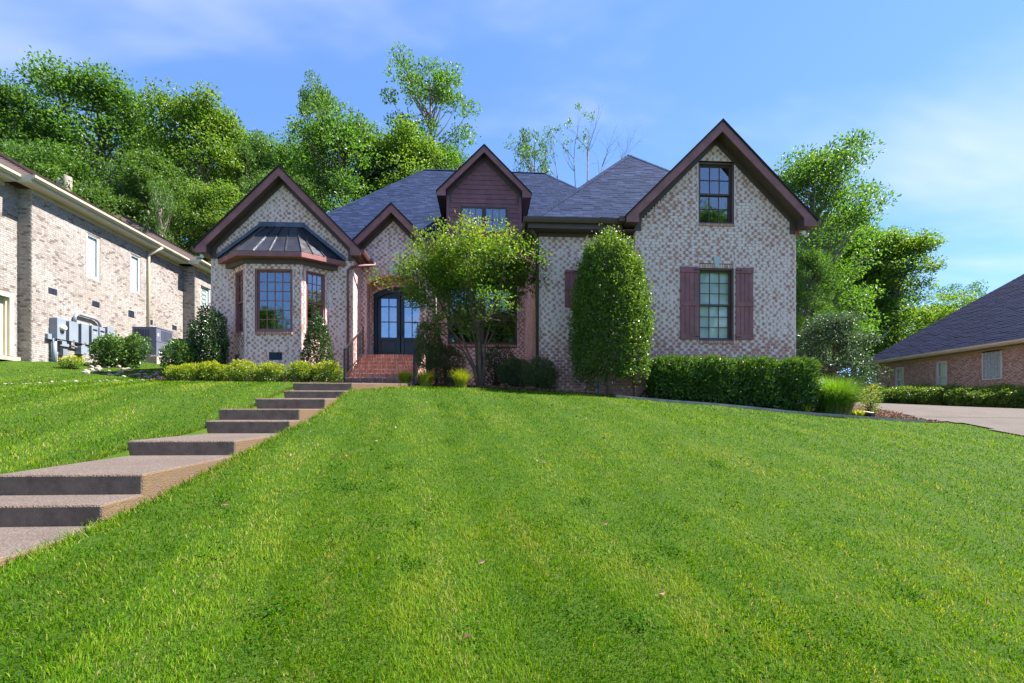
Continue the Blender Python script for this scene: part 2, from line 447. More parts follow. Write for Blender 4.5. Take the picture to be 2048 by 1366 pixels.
def soil(name, a, b, c):
    t = NT(name)
    geo = t.n.new('ShaderNodeNewGeometry'); pos = geo.outputs['Position']
    base = t.ramp(t.noise(3, 6, 0.65, pos), [(0.3, a), (0.55, b), (0.75, c)])
    base = t.mix(t.rng(t.noise(60, 4, 0.7, pos), 0.4, 0.65, 0, 0.7), base, tuple(x * 0.55 for x in a))
    t.set(base, 0.95, 0.15)
    t.bump(t.noise(80, 4, 0.7, pos), 0.8, 0.02)
    return t.m
M['ground'] = soil('turf_ground', (0.030, 0.070, 0.004), (0.048, 0.095, 0.006), (0.075, 0.095, 0.014))
M['mulch'] = soil('mulch_bed', (0.060, 0.030, 0.020), (0.095, 0.050, 0.032), (0.13, 0.075, 0.050))

# ------------------------------------------------------------------ box pieces: bricks, shingles
_T = np.array([[-.5, 0, -.5], [.5, 0, -.5], [.5, 1, -.5], [-.5, 1, -.5], [-.5, 0, .5], [.5, 0, .5], [.5, 1, .5], [-.5, 1, .5]])
_TF = np.array([[2, 3, 7, 6], [3, 0, 4, 7], [1, 2, 6, 5], [4, 5, 6, 7][::-1], [0, 1, 2, 3][::-1]])
_TUV = np.array([[1, 0], [0, 0], [0, 1], [1, 1], [.02, 0], [0, 0], [0, 1], [.02, 1], [1, 0], [.98, 0], [.98, 1], [1, 1],
                 [1, 1], [0, 1], [0, .9], [1, .9], [1, 0], [0, 0], [0, .1], [1, .1]][0:20], float)
_variants = {}
def variant(name, mat, rnd, wht):
    k = (name, mat.name, round(rnd, 2), round(wht, 1))
    if k not in _variants:
        _variants[k] = np_mesh(name, _T, _TF, mat, {'rnd': np.full(8, k[2]), 'wht': np.full(8, k[3])}, _TUV)
    return _variants[k]

class Pieces:
    def __init__(s): s.d = []
    def add(s, c, U, N, Z, L, D, H, rnd, wht=0.5, rank=1.0): s.d.append((np.asarray(c, float), U, N, Z, L, D, H, rnd, wht, rank))
    def build(s, parent, mat, one, rest, limit=300, mat_of=None):
        """the `limit` pieces that show largest become objects, the remainder one joined part"""
        d = s.d
        score = np.array([p[9] * p[4] * p[6] / (np.dot(p[0], p[0]) + 1e-6) for p in d])
        order = np.argsort(-score, kind='stable')
        for i in order[:limit]:
            c, U, N, Z, L, D, H, rnd, wht, _ = d[i]
            o = bpy.data.objects.new(one, variant(one, mat, rnd, wht))
            link(o, parent)
            m = Matrix.Identity(4)
            for r in range(3):
                m[r][0], m[r][1], m[r][2], m[r][3] = U[r] * L, N[r] * D, Z[r] * H, c[r]
            o.matrix_basis = m
        idx = order[limit:]
        if len(idx) == 0: return
        C = np.array([d[i][0] for i in idx]); n = len(idx)
        U = np.array([d[i][1] * d[i][4] for i in idx]); N = np.array([d[i][2] * d[i][5] for i in idx]); Z = np.array([d[i][3] * d[i][6] for i in idx])
        v = C[:, None] + _T[None, :, 0:1] * U[:, None] + _T[None, :, 1:2] * N[:, None] + _T[None, :, 2:3] * Z[:, None]
        left = np.einsum('ij,ij->i', np.cross(U, N), Z) < 0
        tf = np.where(left[:, None, None], _TF[None, :, ::-1], _TF[None])
        tu = np.where(left[:, None, None, None], _TUV.reshape(1, 5, 4, 2)[:, :, ::-1], _TUV.reshape(1, 5, 4, 2))
        f = (tf + 8 * np.arange(n)[:, None, None]).reshape(-1, 4)
        me = np_mesh(rest, v.reshape(-1, 3), f, mat, {'rnd': np.repeat([d[i][7] for i in idx], 8), 'wht': np.repeat([d[i][8] for i in idx], 8)}, tu.reshape(-1, 2))
        o = bpy.data.objects.new(rest, me)
        link(o, parent); o['kind'] = 'stuff'
        return o

def rows_of(ext, z0, z1, holes, bh):
    n = max(1, int(round((z1 - z0) / bh)))
    for i in range(n):
        za, zb = z0 + i * bh, min(z1, z0 + (i + 1) * bh)
        zm = (za + zb) / 2
        e = ext(zm)
        if e is None or e[1] - e[0] < 0.02: continue
        iv = [e]
        for h in holes:
            q = h(zm)
            if q is None: continue
            nv = []
            for a, b in iv:
                if q[0] > a: nv.append((a, min(b, q[0])))
                if q[1] < b: nv.append((max(a, q[1]), b))
            iv = [(a, b) for a, b in nv if b - a > 0.015]
        yield i, za, zb, iv

def rect_hole(a, b, z0, z1): return lambda z: (a, b) if z0 < z < z1 else None

def brick_wall(P, back, O, U, N, ext, z0, z1, holes=(), wht=None, bl=0.2032, bh=0.0813, depth=0.012, rank=1.0, anchor=0.0, joint=0.010):
    O = np.asarray(O, float)
    for i, za, zb, iv in rows_of(ext, z0, z1, holes, bh):
        off = anchor + (bl / 2 if i % 2 else 0.0)
        for a, b in iv:
            if back is not None:
                back.quad(O + U * a + UZ * za, O + U * b + UZ * za, O + U * b + UZ * zb, O + U * a + UZ * zb)
            k = math.floor((a - off) / bl)
            s = off + k * bl
            while s < b:
                s0, s1 = max(s, a), min(s + bl, b)
                if s1 - s0 > 0.035:
                    zc_ = (za + zb) / 2
                    L = s1 - s0 - joint
                    rr = RNG.random()
                    w = wht(zc_, (s0 + s1) / 2) if wht else 0.5
                    P.add(O + U * (s0 + s1) / 2 + UZ * zc_, U, N, UZ, L, depth + RNG.uniform(-0.0025, 0.003), zb - za - joint, rr, min(1, max(0, w + RNG.normal(0, 0.09))), rank)
                s += bl

def soldier(P, O, U, N, s0, s1, z, h, pitch=0.072, depth=0.03, wht=0.2, arc=None, proud=0.0):
    """bricks on end: a sill or a flat arch; arc=(centre s, centre z, radius) fans them out."""
    n = max(1, int(round((s1 - s0) / pitch)))
    p = (s1 - s0) / n
    O = np.asarray(O, float)
    for k in range(n):
        s = s0 + (k + 0.5) * p
        if arc is None:
            P.add(O + U * s + UZ * (z + h / 2) + N * proud, U, N, UZ, p - 0.010, depth, h - 0.004, RNG.random(), max(0, wht + RNG.normal(0, 0.15)), 1.4)
        else:
            cs, cz, r = arc
            a = (s - cs) / r
            d = U * math.sin(a) + UZ * math.cos(a)
            t = U * math.cos(a) - UZ * math.sin(a)
            P.add(O + U * cs + UZ * cz + d * (r + h / 2) + N * proud, t, N, d, p * (r + h / 2) / r - 0.011, depth, h - 0.004, RNG.random(), max(0, wht + RNG.normal(0, 0.2)), 1.4)

def shingle_plane(P, O, U, S, Nn, ext, vmax, skip=None, expo=0.142, wmin=0.17, wmax=0.34, thick=0.034, rank=1.0):
    O = np.asarray(O, float)
    S2 = nrm(S * expo - Nn * 0.006)
    v, row = 0.0, 0
    while v < vmax - 0.02:
        e = ext(v + expo / 2)
        if e and e[1] - e[0] > 0.05:
            s = e[0] - RNG.uniform(0, 0.2)
            while s < e[1]:
                w = RNG.uniform(wmin, wmax)
                a, b = max(s, e[0]), min(s + w, e[1])
                if b - a > 0.03:
                    c = O + U * (a + b) / 2 + S * (v + expo / 2)
                    if skip is None or not skip(c):
                        th = thick * RNG.uniform(0.9, 1.12)
                        P.add(c, U, Nn, S2, b - a - 0.004, th, expo * 1.06, RNG.random(), 0.5, rank)
                s += w
        v += expo; row += 1

# ------------------------------------------------------------------ windows
_unit_pane = {}
def pane(parent, c, U, N, w, h, mat):
    if mat.name not in _unit_pane:
        _unit_pane[mat.name] = MB().box((0, 0, 0), (1, 1, 1)).mesh('pane', mat)
    o = bpy.data.objects.new('pane', _unit_pane[mat.name])
    link(o, parent)
    m = Matrix.Identity(4)
    for r in range(3):
        m[r][0], m[r][1], m[r][2], m[r][3] = U[r] * w, N[r] * 0.005, UZ[r] * h, c[r]
    o.matrix_basis = m
    return o

def sash(win, L, s0, s1, z0, z1, n, cols, rows, fm, glass, U, N, rail=0.042, mun=0.020):
    mb = MB()
    def bar(a, b, c, d, dep=0.035): mb.box(L((a + b) / 2, n, (c + d) / 2), (b - a, dep, d - c), U, N)
    bar(s0, s0 + rail, z0, z1); bar(s1 - rail, s1, z0, z1)
    bar(s0 + rail, s1 - rail, z0, z0 + rail * 1.2); bar(s0 + rail, s1 - rail, z1 - rail, z1)
    a, b, c, d = s0 + rail, s1 - rail, z0 + rail * 1.2, z1 - rail
    pw, ph = (b - a) / cols, (d - c) / rows
    for i in range(1, cols): bar(a + i * pw - mun / 2, a + i * pw + mun / 2, c, d, 0.026)
    for j in range(1, rows):
        for i in range(cols): bar(a + i * pw + mun / 2, a + (i + 1) * pw - mun / 2, c + j * ph - mun / 2, c + j * ph + mun / 2, 0.024)
    mb.build('sash', fm, win)
    for i in range(cols):
        for j in range(rows):
            pane(win, L(a + (i + 0.5) * pw, n - 0.004, c + (j + 0.5) * ph), U, N, pw, ph, glass)

def window(house, O, U, N, s0, s1, z0, z1, cols, rows_up, rows_lo, fm, glass, recess=0.10, backing='unlit_room', frame=0.05, label=None, liner=True):
    O = np.asarray(O, float)
    L = lambda s, n, z: O + U * s + N * n + UZ * z
    mb = MB()
    d0, d1 = -recess - 0.07, -0.012
    def bar(a, b, c, d): mb.box(L((a + b) / 2, (d0 + d1) / 2, (c + d) / 2), (b - a, d1 - d0, d - c), U, N)
    bar(s0, s0 + frame, z0, z1); bar(s1 - frame, s1, z0, z1)
    bar(s0 + frame, s1 - frame, z0, z0 + frame); bar(s0 + frame, s1 - frame, z1 - frame, z1)
    win = mb.build('window', fm, house, 0.004)
    if label: win['label'] = label
    a, b, c, d = s0 + frame, s1 - frame, z0 + frame, z1 - frame
    if rows_lo:
        mid = c + (d - c) * rows_lo / (rows_lo + rows_up)
        sash(win, L, a, b, mid - 0.02, d, -recess + 0.0, cols, rows_up, fm, glass, U, N)
        sash(win, L, a, b, c, mid + 0.02, -recess - 0.037, cols, rows_lo, fm, glass, U, N)
    else:
        sash(win, L, a, b, c, d, -recess, cols, rows_up, fm, glass, U, N)
    if backing == 'blind':
        bl = MB(); z = c
        while z < d:
            bl.box(L((a + b) / 2, -recess - 0.10, z + 0.012), (b - a, 0.012, 0.030), U, nrm(N + UZ * 0.5), nrm(UZ - N * 0.5))
            z += 0.026
        bl.build('blind', M['blind'], win)
    cb = MB().box(L((a + b) / 2, -recess - 0.32, (c + d) / 2), (b - a + 0.3, 0.02, d - c + 0.3), U, N)
    for sgn, q in ((-1, a - 0.05), (1, b + 0.05)):
        cb.box(L(q, -recess - 0.20, (c + d) / 2), (0.02, 0.24, d - c + 0.3), U, N)
    cb.box(L((a + b) / 2, -recess - 0.20, d + 0.1), (b - a + 0.3, 0.24, 0.02), U, N)
    cb.box(L((a + b) / 2, -recess - 0.20, c - 0.1), (b - a + 0.3, 0.24, 0.02), U, N)
    cb.build('room_dark_box', M['unlit_room'], win)  # black box paints the unlit room behind the panes
    return win

def shutter(house, O, U, N, s0, s1, z0, z1, planks=4, hinge_side=1, label=None):
    O = np.asarray(O, float)
    L = lambda s, n, z: O + U * s + N * n + UZ * z
    h = z1 - z0
    o = MB().box(L((s0 + s1) / 2, 0.018, z0 + h / 2), (s1 - s0 - 0.03, 0.010, h - 0.04), U, N).build('shutter', M['shutter'], house)
    for f0, f1 in ((0.0, 0.065), (0.46, 0.525), (0.925, 1.0)):
        MB().box(L((s0 + s1) / 2, 0.058, z0 + h * (f0 + f1) / 2), (s1 - s0, 0.020, h * (f1 - f0)), U, N).build('batten', M['shutter'], o, 0.004)
    if label: o['label'] = label
    pw = (s1 - s0) / planks
    for i in range(planks):
        MB().box(L(s0 + (i + 0.5) * pw, 0.034 + 0.002 * (i % 2), z0 + h / 2), (pw - 0.008, 0.024, h - 0.004 * (i % 3)), U, N).build('plank', M['shutter'], o, 0.004)
    hx = s1 if hinge_side > 0 else s0
    for f in (0.035, 0.96):
        MB().box(L(hx - hinge_side * 0.07, 0.073, z0 + h * f), (0.16, 0.010, 0.022), U, N).build('hinge', M['iron'], o)
    return o

# ------------------------------------------------------------------ terrain
GP = []
for px, py, Y in ((760, 772, 12.6), (800, 771, 13.2), (950, 776, 12.9), (1070, 782, 12.4), (1200, 791, 12.0), (1400, 809, 11.9), (1600, 828, 12.0), (1700, 835, 12.0), (1850, 845, 11.9), (1960, 851, 11.6), (2048, 874, 10.2), (1745, 812, 15.0)):
    x, z = at(px, py, Y); GP.append((x, Y, z))
GP += [(0, 0, -1.50), (0, 2.4, -1.24), (3, 3, -1.38), (6, 4, -1.40), (10, 5, -1.22), (13, 8, -0.72), (-2.5, 3.9, -0.86), (-2.4, 2.5, -1.02), (-2.5, 5.8, -0.47), (-2.5, 7.3, -0.16), (-2.45, 8.8, 0.17), (-2.4, 10.2, 0.58),
       (-4.3, 3.9, -0.72), (-6, 4, -0.60), (-8, 6, -0.20), (-4.4, 5.8, -0.34), (-4.4, 7.4, -0.10), (-4.35, 8.8, 0.26), (-4.25, 10.2, 0.63), (-7, 8, 0.20), (-10.4, 11, 0.66), (-7, 11, 0.78), (-7, 13.9, 1.03), (-9.3, 14.4, 1.14), (-4.6, 13.9, 1.0),
       (-14.5, 16.3, 1.87), (-14.5, 18.5, 2.1), (-14.5, 21.5, 2.5), (-13, 19.5, 2.25), (-12.2, 19.6, 2.1), (-10.2, 17, 1.4), (-14.2, 15, 1.57), (-11.85, 12.5, 0.91), (-17, 14, 1.75), (-12, 24, 2.7),
       (0, 7, -0.30), (4, 8, -0.22), (8, 8, -0.55), (0, 10, 0.36), (5, 10.5, 0.13), (9, 10, -0.25), (20, 19.7, 0.54), (19, 14, 0.20), (16, 10, -0.40), (16, 4, -1.1),
       (6, 13.1, 0.52), (3, 13.3, 0.62), (0.5, 14, 0.92), (0, 17.5, 1.05), (-3.2, 14.5, 1.0), (-7, 16, 1.14), (9.5, 13.5, 0.25), (10, 16, 0.45), (10.5, 12.6, 0.08),
       (-10, 24, 2.4), (0, 28, 3.5), (10, 28, 2.2), (20, 28, 1.2), (30, 30, 1.0), (-25, 25, 4.0), (-15, 35, 5), (0, 40, 5.5), (20, 40, 3), (-30, 15, 2.5), (26, 10, 0.0),
       (0, -8, -2.4), (10, -8, -2.5), (-10, -8, -1.9), (0, -25, -3.0), (30, -20, -3.0), (-30, -20, -1.5), (120, 0, -2), (-120, 0, 4), (0, 150, 12), (120, 150, 6), (-120, 150, 14), (0, -150, -4), (120, -150, -4), (-120, -150, -2)]
GP = np.array(GP)
def _tps(r2): return np.where(r2 > 1e-9, 0.5 * r2 * np.log(np.maximum(r2, 1e-9)), 0.0)
_n = len(GP)
_K = _tps(((GP[:, None, :2] - GP[None, :, :2]) ** 2).sum(-1)) + 0.05 * np.eye(_n)
_P = np.c_[np.ones(_n), GP[:, :2]]
_A = np.block([[_K, _P], [_P.T, np.zeros((3, 3))]])
_W = np.linalg.solve(_A, np.r_[GP[:, 2], np.zeros(3)])
def ground_raw(x, y):
    x, y = np.atleast_1d(np.asarray(x, float)), np.atleast_1d(np.asarray(y, float))
    out = np.empty(len(x))
    for i in range(0, len(x), 20000):
        p = np.c_[x[i:i + 20000], y[i:i + 20000]]
        k = _tps(((p[:, None] - GP[None, :, :2]) ** 2).sum(-1))
        out[i:i + 20000] = k @ _W[:_n] + _W[_n] + p @ _W[_n + 1:]
    return out
_gx, _gy = np.arange(-22, 26.01, 0.25), np.arange(-4, 32.01, 0.25)
_GG = ground_raw(*[a.ravel() for a in np.meshgrid(_gx, _gy)]).reshape(len(_gy), len(_gx))
def ground(x, y):
    """terrain height; a fast lookup near the house"""
    x, y = np.atleast_1d(np.asarray(x, float)), np.atleast_1d(np.asarray(y, float))
    fx, fy = np.clip((x + 22) / 0.25, 0, len(_gx) - 1.001), np.clip((y + 4) / 0.25, 0, len(_gy) - 1.001)
    i, j = fx.astype(int), fy.astype(int); a, b = fx - i, fy - j
    g = _GG[j, i] * (1 - a) * (1 - b) + _GG[j, i + 1] * a * (1 - b) + _GG[j + 1, i] * (1 - a) * b + _GG[j + 1, i + 1] * a * b
    far = (x < -22) | (x > 26) | (y < -4) | (y > 32)
    if far.any(): g[far] = ground_raw(x[far], y[far])
    return g
def gz(x, y): return float(ground(x, y)[0])
def walk_dip(x, y): return np.where((x > -4.16 + 0.03 * (y - 3.9)) & (x < -3.02 + 0.03 * (y - 3.9)) & (y < 14.2), 0.22, 0.0)

xs = np.r_[-150, -110, -80, -60, -45, -34, -28, np.arange(-24, -15, 1.0), np.sort(np.r_[np.arange(-15, 15.01, 0.25), np.arange(-4.22, -3.8, 0.05) + 0.003, np.arange(-3.1, -2.7, 0.05) + 0.003]), np.arange(16, 27, 1.0), 30, 36, 45, 60, 80, 110, 150]
ys = np.r_[-150, -100, -60, -40, -25, -15, -9, -6, np.arange(-4, 20.01, 0.25), np.arange(21, 34, 1.0), 37, 42, 50, 65, 90, 130, 180, 240]
gxm, gym = np.meshgrid(xs, ys)
gv = np.c_[gxm.ravel(), gym.ravel(), ground(gxm.ravel(), gym.ravel()) - walk_dip(gxm.ravel(), gym.ravel())]
nx_, ny_ = len(xs), len(ys)
ii, jj = np.meshgrid(np.arange(nx_ - 1), np.arange(ny_ - 1))
q0 = (jj * nx_ + ii).ravel()
ground_o = bpy.data.objects.new('ground', np_mesh('ground', gv, np.c_[q0, q0 + 1, q0 + nx_ + 1, q0 + nx_], M['ground'], smooth=True))
link(ground_o); tag(ground_o, 'grassy ground sloping up to the houses', kind='structure')

# bed edge in front of the house and driveway edge, as polylines (x, y)
EDGE = [(-9.4, 14.0), (-4.4, 13.9), (-4.2, 10.3), (-2.85, 10.3), (ax(725, 11.0), 11.0), (ax(760, 12.4), 12.4), (ax(800, 13.1), 13.1), (ax(950, 12.9), 12.9), (ax(1070, 12.4), 12.4), (ax(1200, 12.0), 12.0), (ax(1400, 11.9), 11.9), (ax(1600, 12.0), 12.0), (ax(1700, 12.0), 12.0), (ax(1850, 11.9), 11.9)]
EX, EY = np.array([p[0] for p in EDGE]), np.array([p[1] for p in EDGE])
def drive_left(y):
    return np.interp(y, [-30, -5, 3, 8, 10.2, 11.6, 12.2, 13.2, 15, 24], [13.2, 13.2, 13.0, 12.4, 12.1, 12.3, 11.7, 11.9, 12.1, 12.3])
def drape(name, mask, x0, x1, y0, y1, step, lift, mat, kind='structure', label=None):
    xa, ya = np.arange(x0, x1 + step / 2, step), np.arange(y0, y1 + step / 2, step)
    X, Y = np.meshgrid(xa, ya)
    z = ground(X.ravel(), Y.ravel()) + lift
    i, j = np.meshgrid(np.arange(len(xa) - 1), np.arange(len(ya) - 1))
    q = (j * len(xa) + i).ravel()
    cx_, cy_ = X.ravel()[q] + step / 2, Y.ravel()[q] + step / 2
    q = q[mask(cx_, cy_)]
    f = np.c_[q, q + 1, q + len(xa) + 1, q + len(xa)]
    used, inv = np.unique(f, return_inverse=True)
    v = np.c_[X.ravel(), Y.ravel(), z][used]
    o = bpy.data.objects.new(name, np_mesh(name, v, inv.reshape(-1, 4), mat, smooth=True))
    link(o); tag(o, label, kind=kind)
    return o
def in_bed(x, y):
    e = np.interp(x, EX, EY)
    a = (x > -2.7) & (x < drive_left(y) - 0.02) & (y > e) & (y < 17.9)
    b = (x > -9.4) & (x < -4.3) & (y > 14.0) & (y < 16.2)
    c = (x > 8.6) & (x < drive_left(y) - 0.02) & (y > e) & (y < 19)
    return a | b | c
drape('mulch_bed', in_bed, -9.5, 12.5, 10.3, 19, 0.08, 0.022, M['mulch'], label='brown bark mulch bed along the house front')
drape('driveway', lambda x, y: (x > drive_left(y)) & (x < 19.2), 11.5, 19.4, -30, 30, 0.2, 0.03, M['drive'], label='pale exposed aggregate driveway between the two houses')
for yj in (9.2, 12.6, 16.0, 19.4):
    xj = np.linspace(float(drive_left(yj)) + .02, 19.1, 30)
    zj = ground(xj, np.full(30, yj)) + 0.036
    jb = MB()
    for k in range(29): jb.quad((xj[k], yj - .012, zj[k]), (xj[k + 1], yj - .012, zj[k + 1]), (xj[k + 1], yj + .012, zj[k + 1]), (xj[k], yj + .012, zj[k]))
    jb.build('expansion_joint', M['deck_edge'], bpy.data.objects['driveway'])
# thin concrete edging between lawn and mulch
kb = MB()
ex = np.linspace(ax(1230, 12.0), 11.3, 40)
for a, b in zip(ex[:-1], ex[1:]):
    ya, yb = np.interp(a, EX, EY) - 0.03, np.interp(b, EX, EY) - 0.03
    za, zb = gz(a, ya) + 0.065, gz(b, yb) + 0.065
    kb.add([(a, ya - .05, za - .2), (b, yb - .05, zb - .2), (b, yb - .05, zb), (a, ya - .05, za), (a, ya + .05, za), (b, yb + .05, zb), (b, yb + .05, zb - .2), (a, ya + .05, za - .2)], [(0, 1, 2, 3), (3, 2, 5, 4), (4, 5, 6, 7)])
tag(kb.build('kerb_strip', M['concrete']), 'thin concrete edging strip between lawn and mulch', kind='structure')

# ------------------------------------------------------------------ our house
HB = thing('brick_house', (0, 17.9, 1.0), 'whitewashed brick house with maroon gables and charcoal shingle roof', 'house')
PB = Pieces()                 # every facing brick of the house
YR, YRW, YL, YA, YM, YB = 13.10, 13.37, 16.10, 17.04, 17.90, 15.50
RL, RR = ax(1271.3, YR), ax(1591.7, YR)
LL, LR = ax(422, YL), ax(707, YL)
RC, LC, AC = (RL + RR) / 2, (LL + LR) / 2, -3.19
WL = ax(1078, YRW)            # left corner of the right wing
def wht_std(z, s): return 0.75 + 0.05 * math.sin(s * 2.1 + z * 1.3) + 0.05 * math.sin(z * 3.7 - s * 1.1)
def wht_low(z, s):            # the bottom courses are plain brown brick
    f = min(1.0, max(0.0, (z - 1.15) / 1.5))
    return 0.10 + (wht_std(z, s) - 0.14) * f
def wht_mid(z, s): return 0.58 + 0.06 * math.sin(s * 3 + z * 2)
def wht_entry(z, s): return 0.56 + 0.06 * math.sin(s * 3 + z * 2)

wall = MB()
# right gable wall
gR = lambda apex: (lambda z: (RL - RC, RR - RC) if z < 5.35 else ((RL - RC) * max(0, (apex - z) / (apex - 5.35)), (RR - RC) * max(0, (apex - z) / (apex - 5.35))))
w1 = (ax(1397, YR) - RC, ax(1467.4, YR) - RC, at(1432, 681.5, YR)[1], at(1432, 536.6, YR)[1])
w2 = (ax(1397, YR) - RC, ax(1468, YR) - RC, at(1432, 448, YR)[1], at(1432, 324.6, YR)[1])
brick_wall(PB, wall, (RC, YR, 0), UX, -UY, gR(7.75), 0.2, 7.7, [rect_hole(*w1), rect_hole(*w2), rect_hole(w1[0], w1[1], w1[3] - .01, w1[3] + 0.10), rect_hole(w1[0], w1[1], w1[2] - 0.085, w1[2] + .01), rect_hole(w2[0], w2[1], w2[2] - 0.07, w2[2] + .01)], wht_low, rank=1.0)
soldier(PB, (RC, YR, 0), UX, -UY, w1[0], w1[1], w1[3], 0.10, wht=0.45, depth=0.014)
soldier(PB, (RC, YR, 0), UX, -UY, w1[0], w1[1], w1[2] - 0.085, 0.08, wht=0.05, depth=0.05)
soldier(PB, (RC, YR, 0), UX, -UY, w2[0], w2[1], w2[2] - 0.07, 0.065, wht=0.15, depth=0.05)
for w in (w1, w2):            # solid bearing behind the special courses
    wall.quad((RC + w[0], YR, w[2] - 0.09), (RC + w[1], YR, w[2] - 0.09), (RC + w[1], YR, w[2]), (RC + w[0], YR, w[2]))
wall.quad((RC + w1[0], YR, w1[3]), (RC + w1[1], YR, w1[3]), (RC + w1[1], YR, w1[3] + 0.11), (RC + w1[0], YR, w1[3] + 0.11))
# right wing, recessed part, with the small shuttered window behind the holly
wz0, wz1 = at(1150, 615, YRW)[1], at(1150, 541.5, YRW)[1]
w3 = (ax(1158, YRW), ax(1196, YRW), wz0, wz1)
brick_wall(PB, wall, (0, YRW, 0), UX, -UY, lambda z: (WL, RL), 0.3, 5.25, [rect_hole(*w3)], wht_low, rank=0.9, anchor=0.05)
brick_wall(PB, wall, (RL, 0, 0), UY, -UX, lambda z: (YR, YRW), 0.3, 5.3, [], wht_low, rank=0.3)
brick_wall(PB, wall, (WL, 0, 0), UY, -UX, lambda z: (YRW, YM), 0.3, 5.3, [], wht_mid, rank=0.3)
# middle wall with the wide window
w4 = (ax(895, YM), ax(1034.6, YM), at(965, 689, YM)[1], at(965, 574, YM)[1])
brick_wall(PB, wall, (0, YM, 0), UX, -UY, lambda z: (-1.75, WL), 0.8, 5.4, [rect_hole(w4[0], w4[1], w4[2] - 0.09, w4[3])], wht_mid, rank=0.6)
soldier(PB, (0, YM, 0), UX, -UY, w4[0], w4[1], w4[2] - 0.085, 0.08, wht=0.1, depth=0.05)
wall.quad((w4[0], YM, w4[2] - .09), (w4[1], YM, w4[2] - .09), (w4[1], YM, w4[2]), (w4[0], YM, w4[2]))
# entry wall with its arched opening
AL, AR = ax(732, YA), ax(839, YA)
AMID, AHW = (AL + AR) / 2, (AR - AL) / 2
ASP, ATOP = at(785, 566, YA)[1], at(785, 550, YA)[1]
ARISE = ATOP - ASP
ARAD = (AHW ** 2 + ARISE ** 2) / (2 * ARISE)
ACZ = ATOP - ARAD
RING = 0.20
PORCH = 2.22
def arch_half(z, r, hw):
    if z < ASP: return hw
    q = r ** 2 - (z - ACZ) ** 2
    return math.sqrt(q) if q > 0 else 0
def arch_hole(z):
    if z < PORCH - 0.02: return (AL, AR)
    h = arch_half(z, ARAD, AHW)
    if z > ASP + 0.02 or z > ACZ + math.sqrt(max(0, (ARAD + RING) ** 2 - (AHW + 0.1) ** 2)):
        q = (ARAD + RING) ** 2 - (z - ACZ) ** 2
        h = min(math.sqrt(q), AHW + 0.06) if q > 0 else 0
    return (AMID - h, AMID + h) if h > 0 else None
AW = 1.45
gA = lambda z: (AC - AW, AC + AW) if z < 5.55 else (AC - AW * max(0, (7.1 - z) / 1.55), AC + AW * max(0, (7.1 - z) / 1.55))
brick_wall(PB, wall, (0, YA, 0), UX, -UY, gA, 0.9, 7.05, [arch_hole], lambda z, s: wht_entry(z, s) + (0.12 if z > 5.2 else 0), rank=0.6)
soldier(PB, (0, YA, 0), UX, -UY, AL + 0.02, AR - 0.02, ATOP, RING, wht=0.4, depth=0.018, arc=(AMID, ACZ, ARAD))
# arch ring backing and intrados
N_A = 14
a0 = math.asin((AHW + 0.0) / ARAD)
for k in range(N_A):
    t0, t1 = -a0 + 2 * a0 * k / N_A, -a0 + 2 * a0 * (k + 1) / N_A
    pi = [(AMID + ARAD * math.sin(t), YA + 0.003, ACZ + ARAD * math.cos(t)) for t in (t0, t1)]
    po = [(AMID + (ARAD + RING + .06) * math.sin(t), YA + 0.003, ACZ + (ARAD + RING + .06) * math.cos(t)) for t in (t0, t1)]
    wall.quad(pi[0], pi[1], po[1], po[0])
    wall.quad(pi[0], (pi[0][0], YA + 0.22, pi[0][2]), (pi[1][0], YA + 0.22, pi[1][2]), pi[1])
YD = 17.90
PX0, PX1 = AL - 0.06, AR + 0.06           # porch side walls
brick_wall(PB, wall, (PX0, 0, 0), UY, UX, lambda z: (YA + 0.2, YD), 2.0, 5.3, [], wht_entry, rank=0.2)
brick_wall(PB, wall, (PX1, 0, 0), UY, -UX, lambda z: (YA + 0.2, YD), 2.0, 5.3, [], wht_entry, rank=0.2)
brick_wall(PB, wall, (AL, 0, 0), UY, UX, lambda z: (YA, YA + 0.2), PORCH, ASP, [], wht_std, rank=0.3)
brick_wall(PB, wall, (AR, 0, 0), UY, -UX, lambda z: (YA, YA + 0.2), PORCH, ASP, [], wht_std, rank=0.3)
wall.quad((PX0, YA + .2, 5.25), (PX1, YA + .2, 5.25), (PX1, YD, 5.25), (PX0, YD, 5.25))
wall.quad((PX0, YA + .21, ASP), (PX1, YA + .21, ASP), (PX1, YA + .21, 5.3), (PX0, YA + .21, 5.3)) if False else None
# door wall round the arched doors
DC, DHW = -3.10, 0.93
DSP, DTOP = 4.50, 4.78
DRISE = DTOP - DSP
DRAD = (DHW ** 2 + DRISE ** 2) / (2 * DRISE); DCZ = DTOP - DRAD
def door_hole(z):
    if z < DSP: return (DC - DHW, DC + DHW)
    q = DRAD ** 2 - (z - DCZ) ** 2
    return (DC - math.sqrt(q), DC + math.sqrt(q)) if q > 0 and z < DTOP else None
brick_wall(PB, wall, (0, YD, 0), UX, -UY, lambda z: (PX0, PX1), 2.0, 5.3, [door_hole], wht_entry, rank=0.3)
# left gable wall and its return
gL = lambda z: (LL - LC, LR - LC) if z < 5.35 else ((LL - LC) * max(0, (7.72 - z) / 2.37), (LR - LC) * max(0, (7.72 - z) / 2.37))
brick_wall(PB, wall, (LC, YL, 0), UX, -UY, gL, 0.9, 7.7, [], lambda z, s: wht_std(z, s) - 0.02, rank=0.8, anchor=0.03)
brick_wall(PB, wall, (LR, 0, 0), UY, UX, lambda z: (YL, YA), 0.9, 5.4, [], wht_std, rank=0.3)
brick_wall(PB, wall, (-1.75, 0, 0), UY, UX, lambda z: (YA, YM), 0.9, 5.5, [], wht_mid, rank=0.3)
